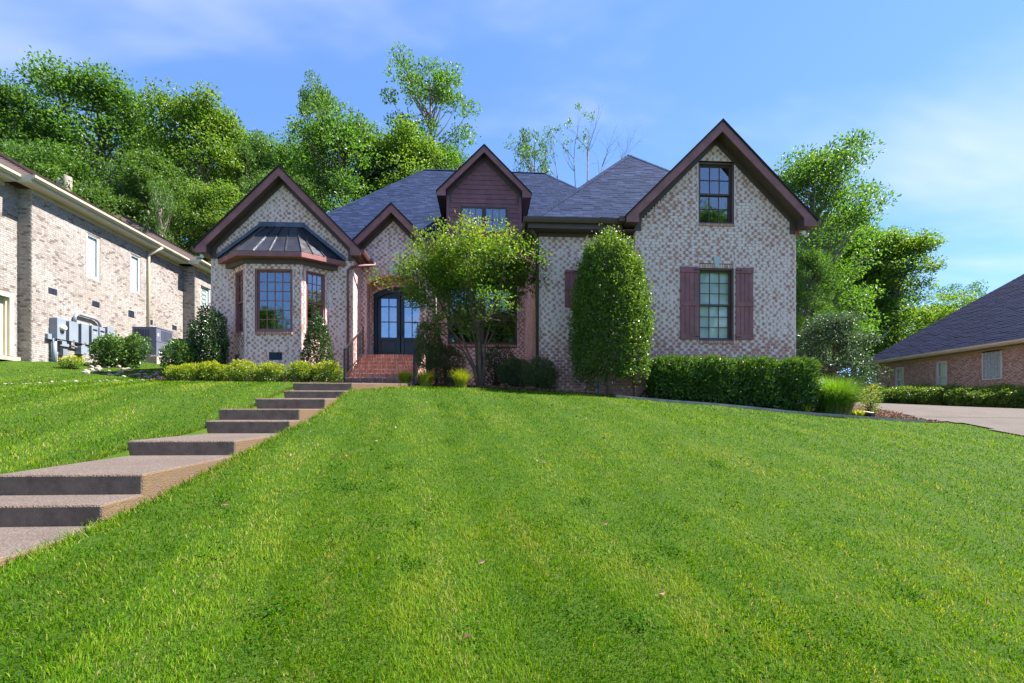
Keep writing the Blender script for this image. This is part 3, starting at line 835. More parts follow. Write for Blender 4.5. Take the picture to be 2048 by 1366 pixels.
# bay
BX = [(-8.11, YL), (-7.46, YB), (-5.74, YB), (-5.09, YL)]
BTOP = at(547, 527, YB)[1]
wb = (ax(509.6, YB), ax(585.3, YB), at(547, 664, YB)[1], at(547, 537, YB)[1])
bay_holes = [rect_hole(wb[0], wb[1], wb[2] - 0.08, wb[3])]
brick_wall(PB, wall, (0, YB, 0), UX, -UY, lambda z: (BX[1][0], BX[2][0]), 0.9, BTOP + 0.1, bay_holes + [rect_hole(ax(538, YB), ax(564.5, YB), at(551, 718, YB)[1], at(551, 705.5, YB)[1])], lambda z, s: wht_std(z, s) - 0.06, rank=0.9, anchor=0.07)
soldier(PB, (0, YB, 0), UX, -UY, wb[0], wb[1], wb[2] - 0.08, 0.075, wht=0.1, depth=0.05)
wall.quad((wb[0], YB, wb[2] - .085), (wb[1], YB, wb[2] - .085), (wb[1], YB, wb[2]), (wb[0], YB, wb[2]))
bayside = []
for (p, q) in ((BX[0], BX[1]), (BX[2], BX[3])):
    A_, B_ = V(p[0], p[1], 0), V(q[0], q[1], 0)
    U_ = nrm(B_ - A_); N_ = V(U_[1], -U_[0], 0); ln = np.linalg.norm(B_ - A_)
    wa = (ln / 2 - 0.31, ln / 2 + 0.31, wb[2], wb[3])
    brick_wall(PB, wall, A_, U_, N_, lambda z, ln=ln: (0, ln), 0.9, BTOP + 0.1, [rect_hole(wa[0], wa[1], wa[2] - 0.08, wa[3])], lambda z, s: wht_std(z, s) - 0.12, rank=0.5)
    soldier(PB, A_, U_, N_, wa[0], wa[1], wa[2] - 0.08, 0.075, wht=0.1, depth=0.05)
    wall.quad(A_ + U_ * wa[0] + UZ * (wa[2] - .085), A_ + U_ * wa[1] + UZ * (wa[2] - .085), A_ + U_ * wa[1] + UZ * wa[2], A_ + U_ * wa[0] + UZ * wa[2])
    bayside.append((A_, U_, N_, wa))
# plain sides and back close the body
for a, b in (((RR, YR), (RR, 29)), ((RR, 29), (-8.81, 31)), ((-8.81, 31), (LL, YL))):
    wall.quad((a[0], a[1], 0), (b[0], b[1], 0), (b[0], b[1], 5.5), (a[0], a[1], 5.5))
wall_o = wall.build('wall', M['mortar'], HB)
PB.build(wall_o, M['brick'], 'brick', 'brickwork', 300)

# keystones
def keystone(cx, Y, z0, z1, w0, w1):
    MB().prism([(cx - w0 / 2, Y - 0.045, z0), (cx + w0 / 2, Y - 0.045, z0), (cx + w1 / 2, Y - 0.045, z1), (cx - w1 / 2, Y - 0.045, z1)], (0, 0.05, 0)).build('keystone', M['stone'], HB, 0.006)
keystone((ax(1425.6, YR) + ax(1440, YR)) / 2, YR, w1[3] + 0.004, at(1432, 513.5, YR)[1], 0.115, 0.195)
keystone(AMID, YA, ATOP - 0.01, ATOP + 0.34, 0.13, 0.21)

# windows of the front
window(HB, (RC, YR, 0), UX, -UY, *w1, 3, 3, 3, M['brown'], M['glass_blind'], 0.11, 'blind')
window(HB, (RC, YR, 0), UX, -UY, *w2, 3, 2, 2, M['brown'], M['glass'], 0.11)
window(HB, (0, YRW, 0), UX, -UY, *w3, 2, 2, 0, M['brown'], M['glass'], 0.09)
w4m = (w4[0] + w4[1]) / 2
window(HB, (0, YM, 0), UX, -UY, w4[0], w4m - 0.002, w4[2], w4[3], 3, 3, 3, M['brown'], M['glass'], 0.10)
window(HB, (0, YM, 0), UX, -UY, w4m + 0.002, w4[1], w4[2], w4[3], 3, 3, 3, M['brown'], M['glass'], 0.10)
window(HB, (0, YB, 0), UX, -UY, *wb, 4, 6, 0, M['maroon'], M['glass'], 0.09, frame=0.06)
for A_, U_, N_, wa in bayside:
    window(HB, A_, U_, N_, *wa, 3, 3, 3, M['maroon'], M['glass'], 0.07)
# shutters
shutter(HB, (RC, YR, 0), UX, -UY, ax(1359.5, YR) - RC, ax(1396.4, YR) - RC, w1[2] + 0.03, w1[3] + 0.01, 4, 1)
shutter(HB, (RC, YR, 0), UX, -UY, ax(1470, YR) - RC, ax(1505, YR) - RC, w1[2] + 0.03, w1[3] + 0.01, 4, -1)
shutter(HB, (0, YRW, 0), UX, -UY, ax(1129, YRW), ax(1157, YRW), wz0, wz1, 3, 1)
# crawl-space vents
def vent(parent, O, U, N, s0, s1, z0, z1, n=9, mat=None):
    O = np.asarray(O, float)
    L = lambda s, nn, z: O + U * s + N * nn + UZ * z
    mb = MB().box(L((s0 + s1) / 2, -0.03, (z0 + z1) / 2), (s1 - s0, 0.02, z1 - z0), U, N)
    for k in range(n):
        mb.box(L(s0 + (k + 0.5) * (s1 - s0) / n, 0.004, (z0 + z1) / 2), ((s1 - s0) / n * 0.45, 0.03, z1 - z0), U, N)
    return mb.build('vent', mat or M['vent'], parent)
vent(HB, (0, YB, 0), UX, -UY, ax(538, YB), ax(564.5, YB), at(551, 718, YB)[1], at(551, 705.5, YB)[1])
A_, U_, N_, wa = bayside[0]
vent(HB, A_, U_, N_, 0.15, 0.45, at(480, 719, 15.8)[1], at(480, 708, 15.8)[1])

# ---- gables: rake boards, soffits, frieze boards, roof decks
def gable_trim(cx, h, az, ez, Yf, Yw, Yb, tail=0.34, T=0.33, fz=0.15, side_gutter=(True, True), wallhalf=2.2, mat=None, light=True):
    mat = mat or M['maroon']
    slope = (az - ez) / h
    rk = lambda d: az - slope * d            # shingle-top height at distance d from the centre line
    D = 0.055
    for sg in (-1, 1):
        X = lambda d: cx + sg * d
        MB().prism([(X(0), Yf - 0.035, az), (X(h + .03), Yf - 0.035, rk(h + .03)), (X(h + .03), Yf - 0.035, rk(h + .03) - D), (X(0), Yf - 0.035, az - D)], (0, Yb - Yf, 0)).build('roof', M['deck_edge'], HB)
        pts = [(X(0), Yf, az - D), (X(h), Yf, rk(h) - D), (X(h), Yf, ez - 0.21), (X(h - tail), Yf, ez - 0.21), (X(h - tail), Yf, rk(h - tail) - T), (X(0), Yf, az - T)]
        MB().prism(pts, (0, 0.035, 0)).build('fascia_board', mat, HB)
        # sloped soffit from the rake board back to the wall
        MB().prism([(X(0), Yf + 0.036, az - T + 0.02), (X(h - tail), Yf + 0.036, rk(h - tail) - T + 0.02), (X(h - tail), Yf + 0.036, rk(h - tail) - T + 0.06), (X(0), Yf + 0.036, az - T + 0.06)], (0, Yw - Yf - 0.036, 0)).build('soffit', M['brown'], HB)
        # boxed eave return
        MB().prism([(X(h - tail), Yf + 0.036, ez - 0.205), (X(h), Yf + 0.036, ez - 0.205), (X(h), Yf + 0.036, rk(h) - D - .01), (X(h - tail), Yf + 0.036, rk(h - tail) - D - .01)], (0, Yw - Yf - 0.04, 0)).build('eave_box', M['brown'], HB)
        # frieze board along the rake and the block at its foot
        e = wallhalf
        MB().prism([(X(0), Yw - 0.032, az - T + 0.03), (X(e), Yw - 0.032, rk(e) - T + 0.03), (X(e), Yw - 0.032, ez - 0.30), (X(e - 0.17), Yw - 0.032, ez - 0.30), (X(e - 0.17), Yw - 0.032, rk(e - 0.17) - T - fz), (X(0), Yw - 0.032, az - T - fz)], (0, 0.032, 0)).build('frieze_board', M['brown'], HB)
        # horizontal soffit and fascia along the side eave
        MB().bb(min(X(h - 0.03), X(e - .02)), max(X(h - 0.03), X(e - .02)), Yw, Yb, ez - 0.205, ez - 0.17).build('soffit', M['brown'], HB)
        if side_gutter[0 if sg < 0 else 1]:
            gx0, gx1 = X(h + 0.005), X(h + 0.125)
            MB().prism([(gx0, Yf + 0.02, ez - 0.03), (gx1, Yf + 0.02, ez - 0.03), (gx1 - sg * 0.01, Yf + 0.02, ez - 0.075), (gx1 - sg * 0.05, Yf + 0.02, ez - 0.15), (gx0, Yf + 0.02, ez - 0.15)], (0, Yb - Yf - 0.5 if sg < 0 else min(Yb, 17.0) - Yf, 0)).build('gutter', M['gutter'], HB)
gable_trim(6.40, 2.63, 8.12, 5.50, 12.70, YR, 16.6, side_gutter=(False, True), wallhalf=(RR - RL) / 2)
gable_trim(-6.55, 2.57, 8.10, 5.50, 15.75, YL, 19.6, side_gutter=(True, True), wallhalf=(LR - LL) / 2)
gable_trim(AC, 1.90, 7.40, 5.50, 16.65, YA, 19.0, tail=0.3, side_gutter=(False, False), wallhalf=AW)
# short gutter stub where the right gable meets the wing eave
MB().bb(3.60, 3.755, 12.76, 12.98, 5.33, 5.46).build('gutter', M['brown'], HB)

# ---- main roof and right-wing roof
EZ = 5.42
ridge_y, ridge_z = 24.6, 12.60
NS = 0.7071
PS = Pieces()
deck = MB()
deck.add([(-9.4, 17.45, EZ), (10.2, 17.45, EZ), (10.2, 31.7, EZ), (-9.4, 31.7, EZ), (-3.07, ridge_y, ridge_z), (3.06, ridge_y, ridge_z)], [(0, 1, 5, 4), (1, 2, 5), (2, 3, 4, 5), (3, 0, 4)])
pk = (5.05, 16.75, 9.30)
deck.add([(1.3, 13.0, EZ), (3.75, 13.0, EZ), (6.35, 13.0 + 3.75 * (8.06 - EZ) / 3.88, 8.06), (9.0 - 3.95 * (8.06 - EZ) / 3.88, 13.0 + 3.75 * (8.06 - EZ) / 3.88, 8.06), pk,
          (1.3, 30.0, EZ), (5.05, 26.2, 9.30), (9.0, 13.2, EZ), (9.0, 30.0, EZ)], [(0, 1, 2, 3, 4), (0, 4, 6, 5), (4, 3, 7, 8, 6), (5, 6, 8)])
deck_o = deck.build('roof', M['shingle'], HB)
DX, DH_, DA, DE, DYF, DYW = -0.03, 1.78, 10.43, 8.66, 18.30, 18.65
def skip_main(c):
    x, y, z = c
    if z < 8.05 - abs(x + 6.55) or z < 7.36 - abs(x - AC): return True
    if x > 1.45 and z < 5.42 + 1.035 * (x - 1.3) - 0.15: return True
    if abs(x - DX) < 1.42 and y > DYW + 0.02 and z < DA - abs(x - DX): return True
    return False
Sm = nrm(V(0, ridge_y - 17.45, ridge_z - EZ)); Nm = V(0, -Sm[2], Sm[1])
Lm = math.hypot(ridge_y - 17.45, ridge_z - EZ)
shingle_plane(PS, (0, 17.45, EZ), UX, Sm, Nm, lambda v: (-9.4 + 6.33 * v / Lm, 10.2 - 7.14 * v / Lm), Lm, skip_main)
Sw = nrm(V(0, 3.75, 3.88)); Nw = V(0, -Sw[2], Sw[1]); Lw = math.hypot(3.75, 3.88)
def ext_w(v):
    f = v / Lw; z = EZ + 3.88 * f
    r = 9.0 - 3.95 * f
    if z < 8.1: r = min(r, z - 1.72 + 0.02)
    return (1.3 + 3.75 * f, r)
shingle_plane(PS, (0, 13.0, EZ), UX, Sw, Nw, ext_w, Lw, rank=1.0)
PS.build(deck_o, M['shingle'], 'shingle', 'shingles', 300)
# ridge and hip caps
def caps(P, a, b, w=0.16, step=0.2):
    a, b = np.asarray(a, float), np.asarray(b, float)
    d = nrm(b - a); n = int(np.linalg.norm(b - a) / step)
    side = nrm(np.cross(d, UZ)); up = np.cross(side, d)
    for k in range(n):
        c = a + (b - a) * (k + 0.5) / n + up * 0.012
        for sg in (-1, 1):
            s2 = nrm(side * sg - UZ * 0.45)
            P.add(c + s2 * w * 0.38, d, nrm(up + side * sg * 0.45), s2, step * 0.99, 0.018, w, RNG.random(), 0.5)
PC = Pieces()
caps(PC, (-3.07, ridge_y, ridge_z), (3.06, ridge_y, ridge_z)); caps(PC, (-9.4, 17.45, EZ), (-3.07, ridge_y, ridge_z)); caps(PC, (10.2, 17.45, EZ), (3.06, ridge_y, ridge_z))
caps(PC, (1.3, 13.0, EZ), pk); caps(PC, (9.0, 13.05, EZ), pk); caps(PC, pk, (5.05, 26.2, 9.30))
PC.build(deck_o, M['shingle'], 'ridge_cap', 'ridge_caps', 0)

# wing eave: gutter, fascia, soffit, frieze
GLX = ax(1047.5, 12.88)
gut = lambda x0, x1, y, z: MB().prism([(x0, y, z), (x0, y + 0.02, z - 0.07), (x0, y + 0.05, z - 0.13), (x0, y + 0.13, z - 0.13), (x0, y + 0.13, z)], (x1 - x0, 0, 0))
gut(GLX, 3.62, 12.87, 5.45).build('gutter', M['brown'], HB)
MB().prism([(GLX, 13.0, 5.45), (GLX + 0.02, 13.0, 5.38), (GLX + 0.05, 13.0, 5.32), (GLX + 0.13, 13.0, 5.32), (GLX + 0.13, 13.0, 5.45)], (0, 4.4, 0)).build('gutter', M['brown'], HB)
MB().bb(GLX + 0.13, 3.74, 13.0, 13.03, 5.19, 5.44).build('fascia_board', M['brown'], HB)
MB().bb(GLX + 0.13, WL, 13.03, 17.4, 5.19, 5.22).bb(WL, RL - 0.01, 13.03, YRW, 5.19, 5.22).build('soffit', M['brown'], HB)
MB().bb(WL - 0.02, RL - 0.02, YRW - 0.035, YRW, 5.09, 5.19).bb(WL - 0.035, WL, YRW, YM, 5.09, 5.19).build('frieze_board', M['brown'], HB)
MB().bb(GLX + 0.135, GLX + 0.16, 13.03, 17.4, 5.22, 5.40).build('fascia_board', M['brown'], HB)
# middle eave
gut(-1.30, 1.12, 17.30, 5.44).build('gutter', M['brown'], HB)
MB().bb(-1.30, 1.12, 17.43, 17.46, 5.14, 5.42).build('fascia_board', M['brown'], HB)
MB().bb(-1.70, 1.46, 17.46, YM, 5.15, 5.18).build('soffit', M['brown'], HB)
MB().bb(-1.75, 1.48, YM - 0.04, YM, 4.98, 5.15).build('frieze_board', M['brown'], HB)

# downspouts
def downspout(pts, mat, parent, w=0.075):
    mb = MB()
    mb.tube(pts, w / 2 * 1.2, 8)
    return mb.build('downspout', mat, parent)
dx = ax(696, 15.98)
downspout([(-3.72, 16.6, 5.33), (-3.72, 16.55, 5.22), (-3.95, 16.2, 5.10), (dx + 0.12, 15.99, 4.98), (dx, 15.98, 4.86), (dx, 15.98, 1.2)], M['gutter'], HB)
downspout([(ax(871.5, 16.97), 16.95, 5.3), (ax(871.5, 16.97), 16.95, 1.1)], M['brown'], HB)
downspout([(1.28, 13.1, 5.33), (1.28, 13.12, 5.2), (1.44, 13.30, 4.95), (1.44, 13.31, 0.7)], M['brown'], HB)

# ---- dormer
dm = MB()
wh = 1.43
base = 6.55
dm.add([(DX - wh, DYW, base), (DX + wh, DYW, base), (DX + wh, DYW, 8.62), (DX, DYW, 10.05), (DX - wh, DYW, 8.62), (DX - wh, 21, base + 2.2), (DX + wh, 21, base + 2.2), (DX + wh, 21, 8.62), (DX - wh, 21, 8.62)], [(0, 1, 2, 3, 4), (1, 6, 7, 2), (5, 0, 4, 8)])
dorm = dm.build('dormer', M['siding'], HB)
gable_trim(DX, DH_, DA, DE, DYF, DYW, 22.0, tail=0.33, T=0.30, fz=0.15, side_gutter=(False, False), wallhalf=wh)
dw = (ax(921, DYW), ax(1015, DYW), 7.15, at(968, 414, DYW)[1])
z = base
bexp = 0.178
while z < 9.75:
    half = min(wh - 0.10, max(0.02, 10.05 - 0.10 - (z + bexp)) + 0.10)
    iv = [(DX - half, DX + half)]
    if z + bexp > dw[2] - 0.05 and z < dw[3] + 0.10:
        iv = [(DX - half, dw[0] - 0.07), (dw[1] + 0.07, DX + half)]
    for a, b in iv:
        MB().prism([(a, DYW, z), (a, DYW - 0.028, z), (a, DYW - 0.010, z + bexp), (a, DYW, z + bexp)], (b - a, 0, 0)).build('siding_board', M['siding'], dorm)
    z += bexp
for sg in (-1, 1):
    MB().bb(min(DX + sg * (wh - .095), DX + sg * (wh + .01)), max(DX + sg * (wh - .095), DX + sg * (wh + .01)), DYW - 0.036, DYW, base, 8.6).build('corner_board', M['siding'], dorm)
tr = MB()
tr.bb(dw[0] - .07, dw[1] + .07, DYW - 0.04, DYW, dw[3], dw[3] + 0.10); tr.bb(dw[0] - .07, dw[0], DYW - 0.04, DYW, dw[2], dw[3]); tr.bb(dw[1], dw[1] + .07, DYW - 0.04, DYW, dw[2], dw[3]); tr.bb(dw[0] - .07, dw[1] + .07, DYW - 0.05, DYW, dw[2] - 0.06, dw[2])
tr.build('window_trim', M['siding'], dorm)
dmid = (dw[0] + dw[1]) / 2
for a, b in ((dw[0], dmid - 0.002), (dmid + 0.002, dw[1])):
    window(HB, (0, DYW - 0.05, 0), UX, -UY, a, b, dw[2], dw[3], 3, 2, 0, M['brown'], M['glass'], 0.0, frame=0.04)

# ---- bay roof in standing-seam metal
bt = at(565, 455, YL)[1]
ez_ = at(540, 501.5, 15.2)[1]
eave = [(-8.60, YL - .01), (-7.575, 15.2), (-5.63, 15.2), (-4.54, YL - .01)]
top = [(-7.22, YL - .01), (-7.0, YL - .07), (-6.1, YL - .07), (-5.88, YL - .01)]
bay_o = MB().prism([(x, y, ez_ - 0.16) for x, y in eave], (0, 0, 0.15)).build('bay_roof', M['maroon'], HB)
ins = [(-8.35, YL - .02), (-7.50, YB - 0.06), (-5.70, YB - 0.06), (-4.80, YL - .02)]
MB().prism([(x, y, BTOP - 0.02) for x, y in ins], (0, 0, ez_ - 0.165 - BTOP + 0.02)).build('frieze_board', M['brown'], HB)
E3 = [V(x, y, ez_) for x, y in eave]; T3 = [V(x, y, bt) for x, y in top]
for f, n in ((0, 3), (1, 4), (2, 4)):
    for k in range(n):
        e0, e1 = E3[f] + (E3[f + 1] - E3[f]) * k / n, E3[f] + (E3[f + 1] - E3[f]) * (k + 1) / n
        t0, t1 = T3[f] + (T3[f + 1] - T3[f]) * k / n, T3[f] + (T3[f + 1] - T3[f]) * (k + 1) / n
        nn = nrm(np.cross(e1 - e0, t0 - e0)); nn = nn if nn[2] > 0 else -nn
        mb = MB().add([e0, e1, t1, t0, e0 - nn * .03, e1 - nn * .03, t1 - nn * .03, t0 - nn * .03], [(0, 1, 2, 3), (4, 5, 1, 0), (7, 6, 5, 4)])
        d_ = nrm(t0 - e0); sd = nrm(np.cross(d_, nn))
        mb.add([e0 - sd * .009, e0 + sd * .009, t0 + sd * .009, t0 - sd * .009, e0 - sd * .009 + nn * .03, e0 + sd * .009 + nn * .03, t0 + sd * .009 + nn * .03, t0 - sd * .009 + nn * .03], [(4, 5, 6, 7), (0, 4, 7, 3), (1, 2, 6, 5), (0, 1, 5, 4)])
        mb.build('metal_panel', M['metal'], bay_o)
MB().box((-6.55, YL - 0.05, bt + 0.06), (1.42, 0.09, 0.15)).build('flashing', M['metal'], bay_o)
for a, b in ((E3[0], T3[0]), (E3[3], T3[3])):
    a, b = a + V(0, -.02, .05), b + V(0, -.02, .05)
    MB().prism([a + V(0, 0, -.05), b + V(0, 0, -.05), b + V(0, 0, .07), a + V(0, 0, .07)], (0, -0.06, 0)).build('flashing', M['metal'], bay_o)

# ---- entrance doors
for sg in (-1, 1):
    x0, x1 = sorted((DC + sg * 0.012, DC + sg * 0.83))
    zb = PORCH + 0.03
    topz = lambda x: DCZ + math.sqrt((DRAD - 0.1) ** 2 - (x - DC) ** 2)
    YDD = YD + 0.06
    st = 0.13
    mb = MB()
    mb.bb(x0, x0 + st, YDD, YDD + 0.045, zb, topz(x0 + st / 2)).bb(x1 - st, x1, YDD, YDD + 0.045, zb, topz(x1 - st / 2))
    gl0, gl1 = at(780, 675, YDD)[1], topz((x0 + x1) / 2) - 0.17
    mb.bb(x0 + st, x1 - st, YDD, YDD + 0.045, zb, zb + 0.16).bb(x0 + st, x1 - st, YDD, YDD + 0.045, gl0 - 0.12, gl0)
    mb.prism([(x0 + st, YDD, gl1), (x1 - st, YDD, gl1), (x1 - st, YDD, topz(x1 - st)), ((x0 + x1) / 2, YDD, topz((x0 + x1) / 2)), (x0 + st, YDD, topz(x0 + st))], (0, 0.045, 0))
    door = mb.build('door', M['blackdoor'], HB, 0.006)
    MB().bb(x0 + st, x1 - st, YDD + 0.02, YDD + 0.035, zb + 0.16, gl0 - 0.12).bb(x0 + st + .05, x1 - st - .05, YDD + 0.006, YDD + 0.02, zb + 0.22, gl0 - 0.18).build('door_panel', M['blackdoor'], door, 0.008)
    a, b = x0 + st, x1 - st
    rows = [gl0, gl0 + (gl1 - gl0) * 0.40, gl0 + (gl1 - gl0) * 0.79, gl1]
    mb = MB().bb((a + b) / 2 - .016, (a + b) / 2 + .016, YDD + 0.006, YDD + 0.04, gl0, gl1)
    for r in rows[1:-1]: mb.bb(a, (a + b) / 2 - .016, YDD + 0.008, YDD + 0.038, r - .016, r + .016).bb((a + b) / 2 + .016, b, YDD + 0.008, YDD + 0.038, r - .016, r + .016)
    mb.build('muntin', M['blackdoor'], door)
    for i in range(2):
        for j in range(3):
            pa, pb_ = a + i * (b - a) / 2, a + (i + 1) * (b - a) / 2
            pane(door, V((pa + pb_) / 2, YDD + 0.024, (rows[j] + rows[j + 1]) / 2), UX, -UY, pb_ - pa, rows[j + 1] - rows[j], M['glass_door'])
    hx = DC + sg * 0.075
    MB().tube([(hx, YDD - 0.005, 3.28), (hx, YDD - 0.05, 3.26), (hx, YDD - 0.055, 3.12), (hx, YDD - 0.005, 3.09)], 0.012, 6).bb(hx - .025, hx + .025, YDD - 0.008, YDD, 3.05, 3.40).build('handle', M['iron'], door)
fr = MB()
DHO, DRO = DHW + 0.03, DRAD + 0.09
pts_o = [(DC - DHO, PORCH), (DC - DHO, DSP)] + [(DC + DRO * math.sin(t), DCZ + DRO * math.cos(t)) for t in np.linspace(-math.asin(DHO / DRO), math.asin(DHO / DRO), 13)] + [(DC + DHO, DSP), (DC + DHO, PORCH)]
ri = DRAD - 0.1
pts_i = [(DC - .83, PORCH), (DC - .83, DCZ + math.sqrt(ri ** 2 - .83 ** 2))] + [(DC + ri * math.sin(t), DCZ + ri * math.cos(t)) for t in np.linspace(-math.asin(.83 / ri), math.asin(.83 / ri), 13)] + [(DC + .83, DCZ + math.sqrt(ri ** 2 - .83 ** 2)), (DC + .83, PORCH)]
for k in range(len(pts_o) - 1):
    o0, o1, i0, i1 = pts_o[k], pts_o[k + 1], pts_i[k], pts_i[k + 1]
    fr.add([(o0[0], YD - .02, o0[1]), (o1[0], YD - .02, o1[1]), (i1[0], YD - .02, i1[1]), (i0[0], YD - .02, i0[1]), (i0[0], YD + .14, i0[1]), (i1[0], YD + .14, i1[1])], [(0, 1, 2, 3), (3, 2, 5, 4)])
    fr.add([(o0[0], YD - .02, o0[1]), (o1[0], YD - .02, o1[1]), (o1[0], YD + .02, o1[1]), (o0[0], YD + .02, o0[1])], [(0, 1, 2, 3)])
fr.build('door_frame', M['blackdoor'], HB)
MB().bb(DC - 1.1, DC + 1.1, YD + 0.9, YD + 0.92, PORCH, 5.2).bb(DC - 1.1, DC - 1.08, YD + .15, YD + .9, PORCH, 5.2).bb(DC + 1.08, DC + 1.1, YD + .15, YD + .9, PORCH, 5.2).bb(DC - 1.1, DC + 1.1, YD + .15, YD + .9, 5.18, 5.2).build('hall_dark_box', M['unlit_room'], HB)  # black box paints the unlit hall behind the doors

# ------------------------------------------------------------------ brick steps to the porch, and their railings
SX0, SX1, SY0, SZ0, NR, RIS, TRD = -4.15, -2.07, 14.50, 1.076, 7, (2.22 - 1.076) / 7, 0.35
ST = thing('brick_steps', ((SX0 + SX1) / 2, SY0, SZ0), 'red brick steps climbing to the arched porch', 'steps')
core = MB(); PT = Pieces()
for i in range(NR):
    y, z0, z1 = SY0 + i * TRD, SZ0 + i * RIS, SZ0 + (i + 1) * RIS
    core.bb(SX0, SX1, y + 0.012, 16.62 if i < NR - 1 else 17.98, z0 - (0.4 if i == 0 else 0), z1 - 0.006)
    n = 26
    for k in range(n):
        w = (SX1 - SX0) / n
        PT.add(V(SX0 + (k + .5) * w, y + 0.012, z1 - 0.053), UX, -UY, UZ, w - 0.009, 0.026 + RNG.uniform(0, .004), 0.097, RNG.random(), max(0, RNG.normal(0.12, 0.1)))
        PT.add(V(SX0 + (k + .5) * w, y + 0.15, z1 - 0.006), UX, UZ, UY, w - 0.009, 0.008, 0.27, RNG.random(), max(0, RNG.normal(0.15, 0.1)), 0.05)
    off = 0.1 * (i % 2)
    m = 11
    for k in range(m):
        a, b = SX0 + k * 0.2 - off, SX0 + (k + 1) * 0.2 - off
        a, b = max(a, SX0), min(b, SX1)
        if b - a > 0.03: PT.add(V((a + b) / 2, y + 0.012, z0 + 0.030), UX, -UY, UZ, b - a - 0.009, 0.012 + RNG.uniform(0, .003), 0.050, RNG.random(), max(0, RNG.normal(0.35, 0.15)))
core_o = core.build('step_core', M['mortar_red'], ST)
PT.build(core_o, M['brick_red'], 'brick', 'tread_bricks', 290)
# cheek walls under the porch
PK = Pieces(); ck = MB()
for x, n_ in ((SX0 - 0.005, -UX), (SX1 + 0.005, UX)):
    brick_wall(PK, ck, (x, 0, 0), UY, n_, lambda z: (SY0 + TRD * max(0, (z - SZ0)) / RIS, 17.0), 0.7, 2.2, [], lambda z, s: 0.3, rank=0.1)
ck_o = ck.build('cheek_wall', M['mortar'], ST)
PK.build(ck_o, M['brick'], 'brick', 'cheek_bricks', 0)

def handrail(x, label, y1=16.62, z1=3.12):
    h = thing('handrail', (x, SY0, SZ0), label, 'handrail', 'iron handrails of the brick steps')
    y0 = SY0 - 0.06
    zt0 = 2.06
    MB().bb(x - .022, x + .022, y0 - .022, y0 + .022, SZ0 - 0.05, zt0 + 0.02).add([(x - .028, y0 - .028, zt0 + .02), (x + .028, y0 - .028, zt0 + .02), (x + .028, y0 + .028, zt0 + .02), (x - .028, y0 + .028, zt0 + .02), (x, y0, zt0 + .06)], [(0, 1, 4), (1, 2, 4), (2, 3, 4), (3, 0, 4)]).build('post', M['iron'], h)
    MB().bb(x - .02, x + .02, y1 - .02, y1 + .02, 2.15, z1 + 0.01).build('post', M['iron'], h)
    sl = (z1 - zt0) / (y1 - y0)
    d = nrm(V(0, 1, sl))
    ln = math.hypot(y1 - y0, z1 - zt0)
    up = np.cross(UX, d)
    MB().box((x, (y0 + y1) / 2, (zt0 + z1) / 2), (0.05, ln, 0.022), UX, d, up).build('top_rail', M['iron'], h)
    MB().box((x, (y0 + y1) / 2, (zt0 + z1) / 2 - 0.82), (0.03, ln, 0.016), UX, d, up).build('bottom_rail', M['iron'], h)
    n = 14
    for k in range(1, n):
        f = k / n; y = y0 + (y1 - y0) * f; zt = zt0 + (z1 - zt0) * f
        mb = MB().bb(x - .008, x + .008, y - .008, y + .008, zt - 0.83, zt - 0.005)
        if k % 3 == 1:            # scroll on every third bar
            mb.tube([(x, y + 0.035 * math.sin(t), zt - 0.42 + 0.15 * (t / 6.28 - 0.5) * 2) for t in np.linspace(0, 12.56, 14)], 0.006, 4)
        mb.build('baluster', M['iron'], h)
handrail(SX0 + 0.03, 'black iron handrail on the left side of the brick steps, by the downspout')
handrail(SX1 - 0.03, 'black iron handrail on the right side of the brick steps, by the shrubs')

# ------------------------------------------------------------------ concrete steps and walk
CW = thing('concrete_steps', (-3.5, 10.3, 0.6), 'long flight of exposed aggregate concrete steps rising through the lawn', 'steps')
slabs = [(0.5, -0.98, 3.98, -0.823), (3.94, -0.659, 4.41, -0.643), (4.37, -0.469, 5.88, -0.41), (5.84, -0.24, 7.36, -0.195), (7.32, -0.011, 7.71, 0.003), (7.67, 0.173, 8.81, 0.20), (8.77, 0.382, 9.91, 0.44), (9.87, 0.585, 10.37, 0.62), (10.33, 0.78, 14.56, 1.076)]
def walk_x(y): r = -2.98 + 0.03 * (y - 3.9); return r - 1.22, r
for i, (ya, za, yb, zb) in enumerate(slabs):
    x0, x1 = walk_x(ya); x2, x3 = walk_x(yb)
    bot = 0.30 if i else 0.16
    if i == 8:                    # top landing widens to the brick steps
        outline = [(x0, ya), (x1, ya), (x1 + 0.35, ya + 0.5), (-1.95, 12.2), (-1.75, 13.3), (-1.9, yb), (-4.35, yb), (x0 - 0.02, 12.5)]
    else:
        outline = [(x0, ya), (x1, ya), (x3, yb), (x2, yb)]
    zf = lambda y: za + (zb - za) * (y - ya) / (yb - ya)
    topv = [V(x, y, zf(y)) for x, y in outline]
    botv = [V(x, y, zf(y) - bot) for x, y in outline]
    n = len(outline)
    mb = MB().add(topv + botv, [tuple(range(n)), tuple(range(2 * n - 1, n - 1, -1))] + [(k, n + k, n + (k + 1) % n, (k + 1) % n) for k in range(n)])
    o = mb.build('step' if i < 8 else 'landing', M['aggregate'], CW, 0.018)

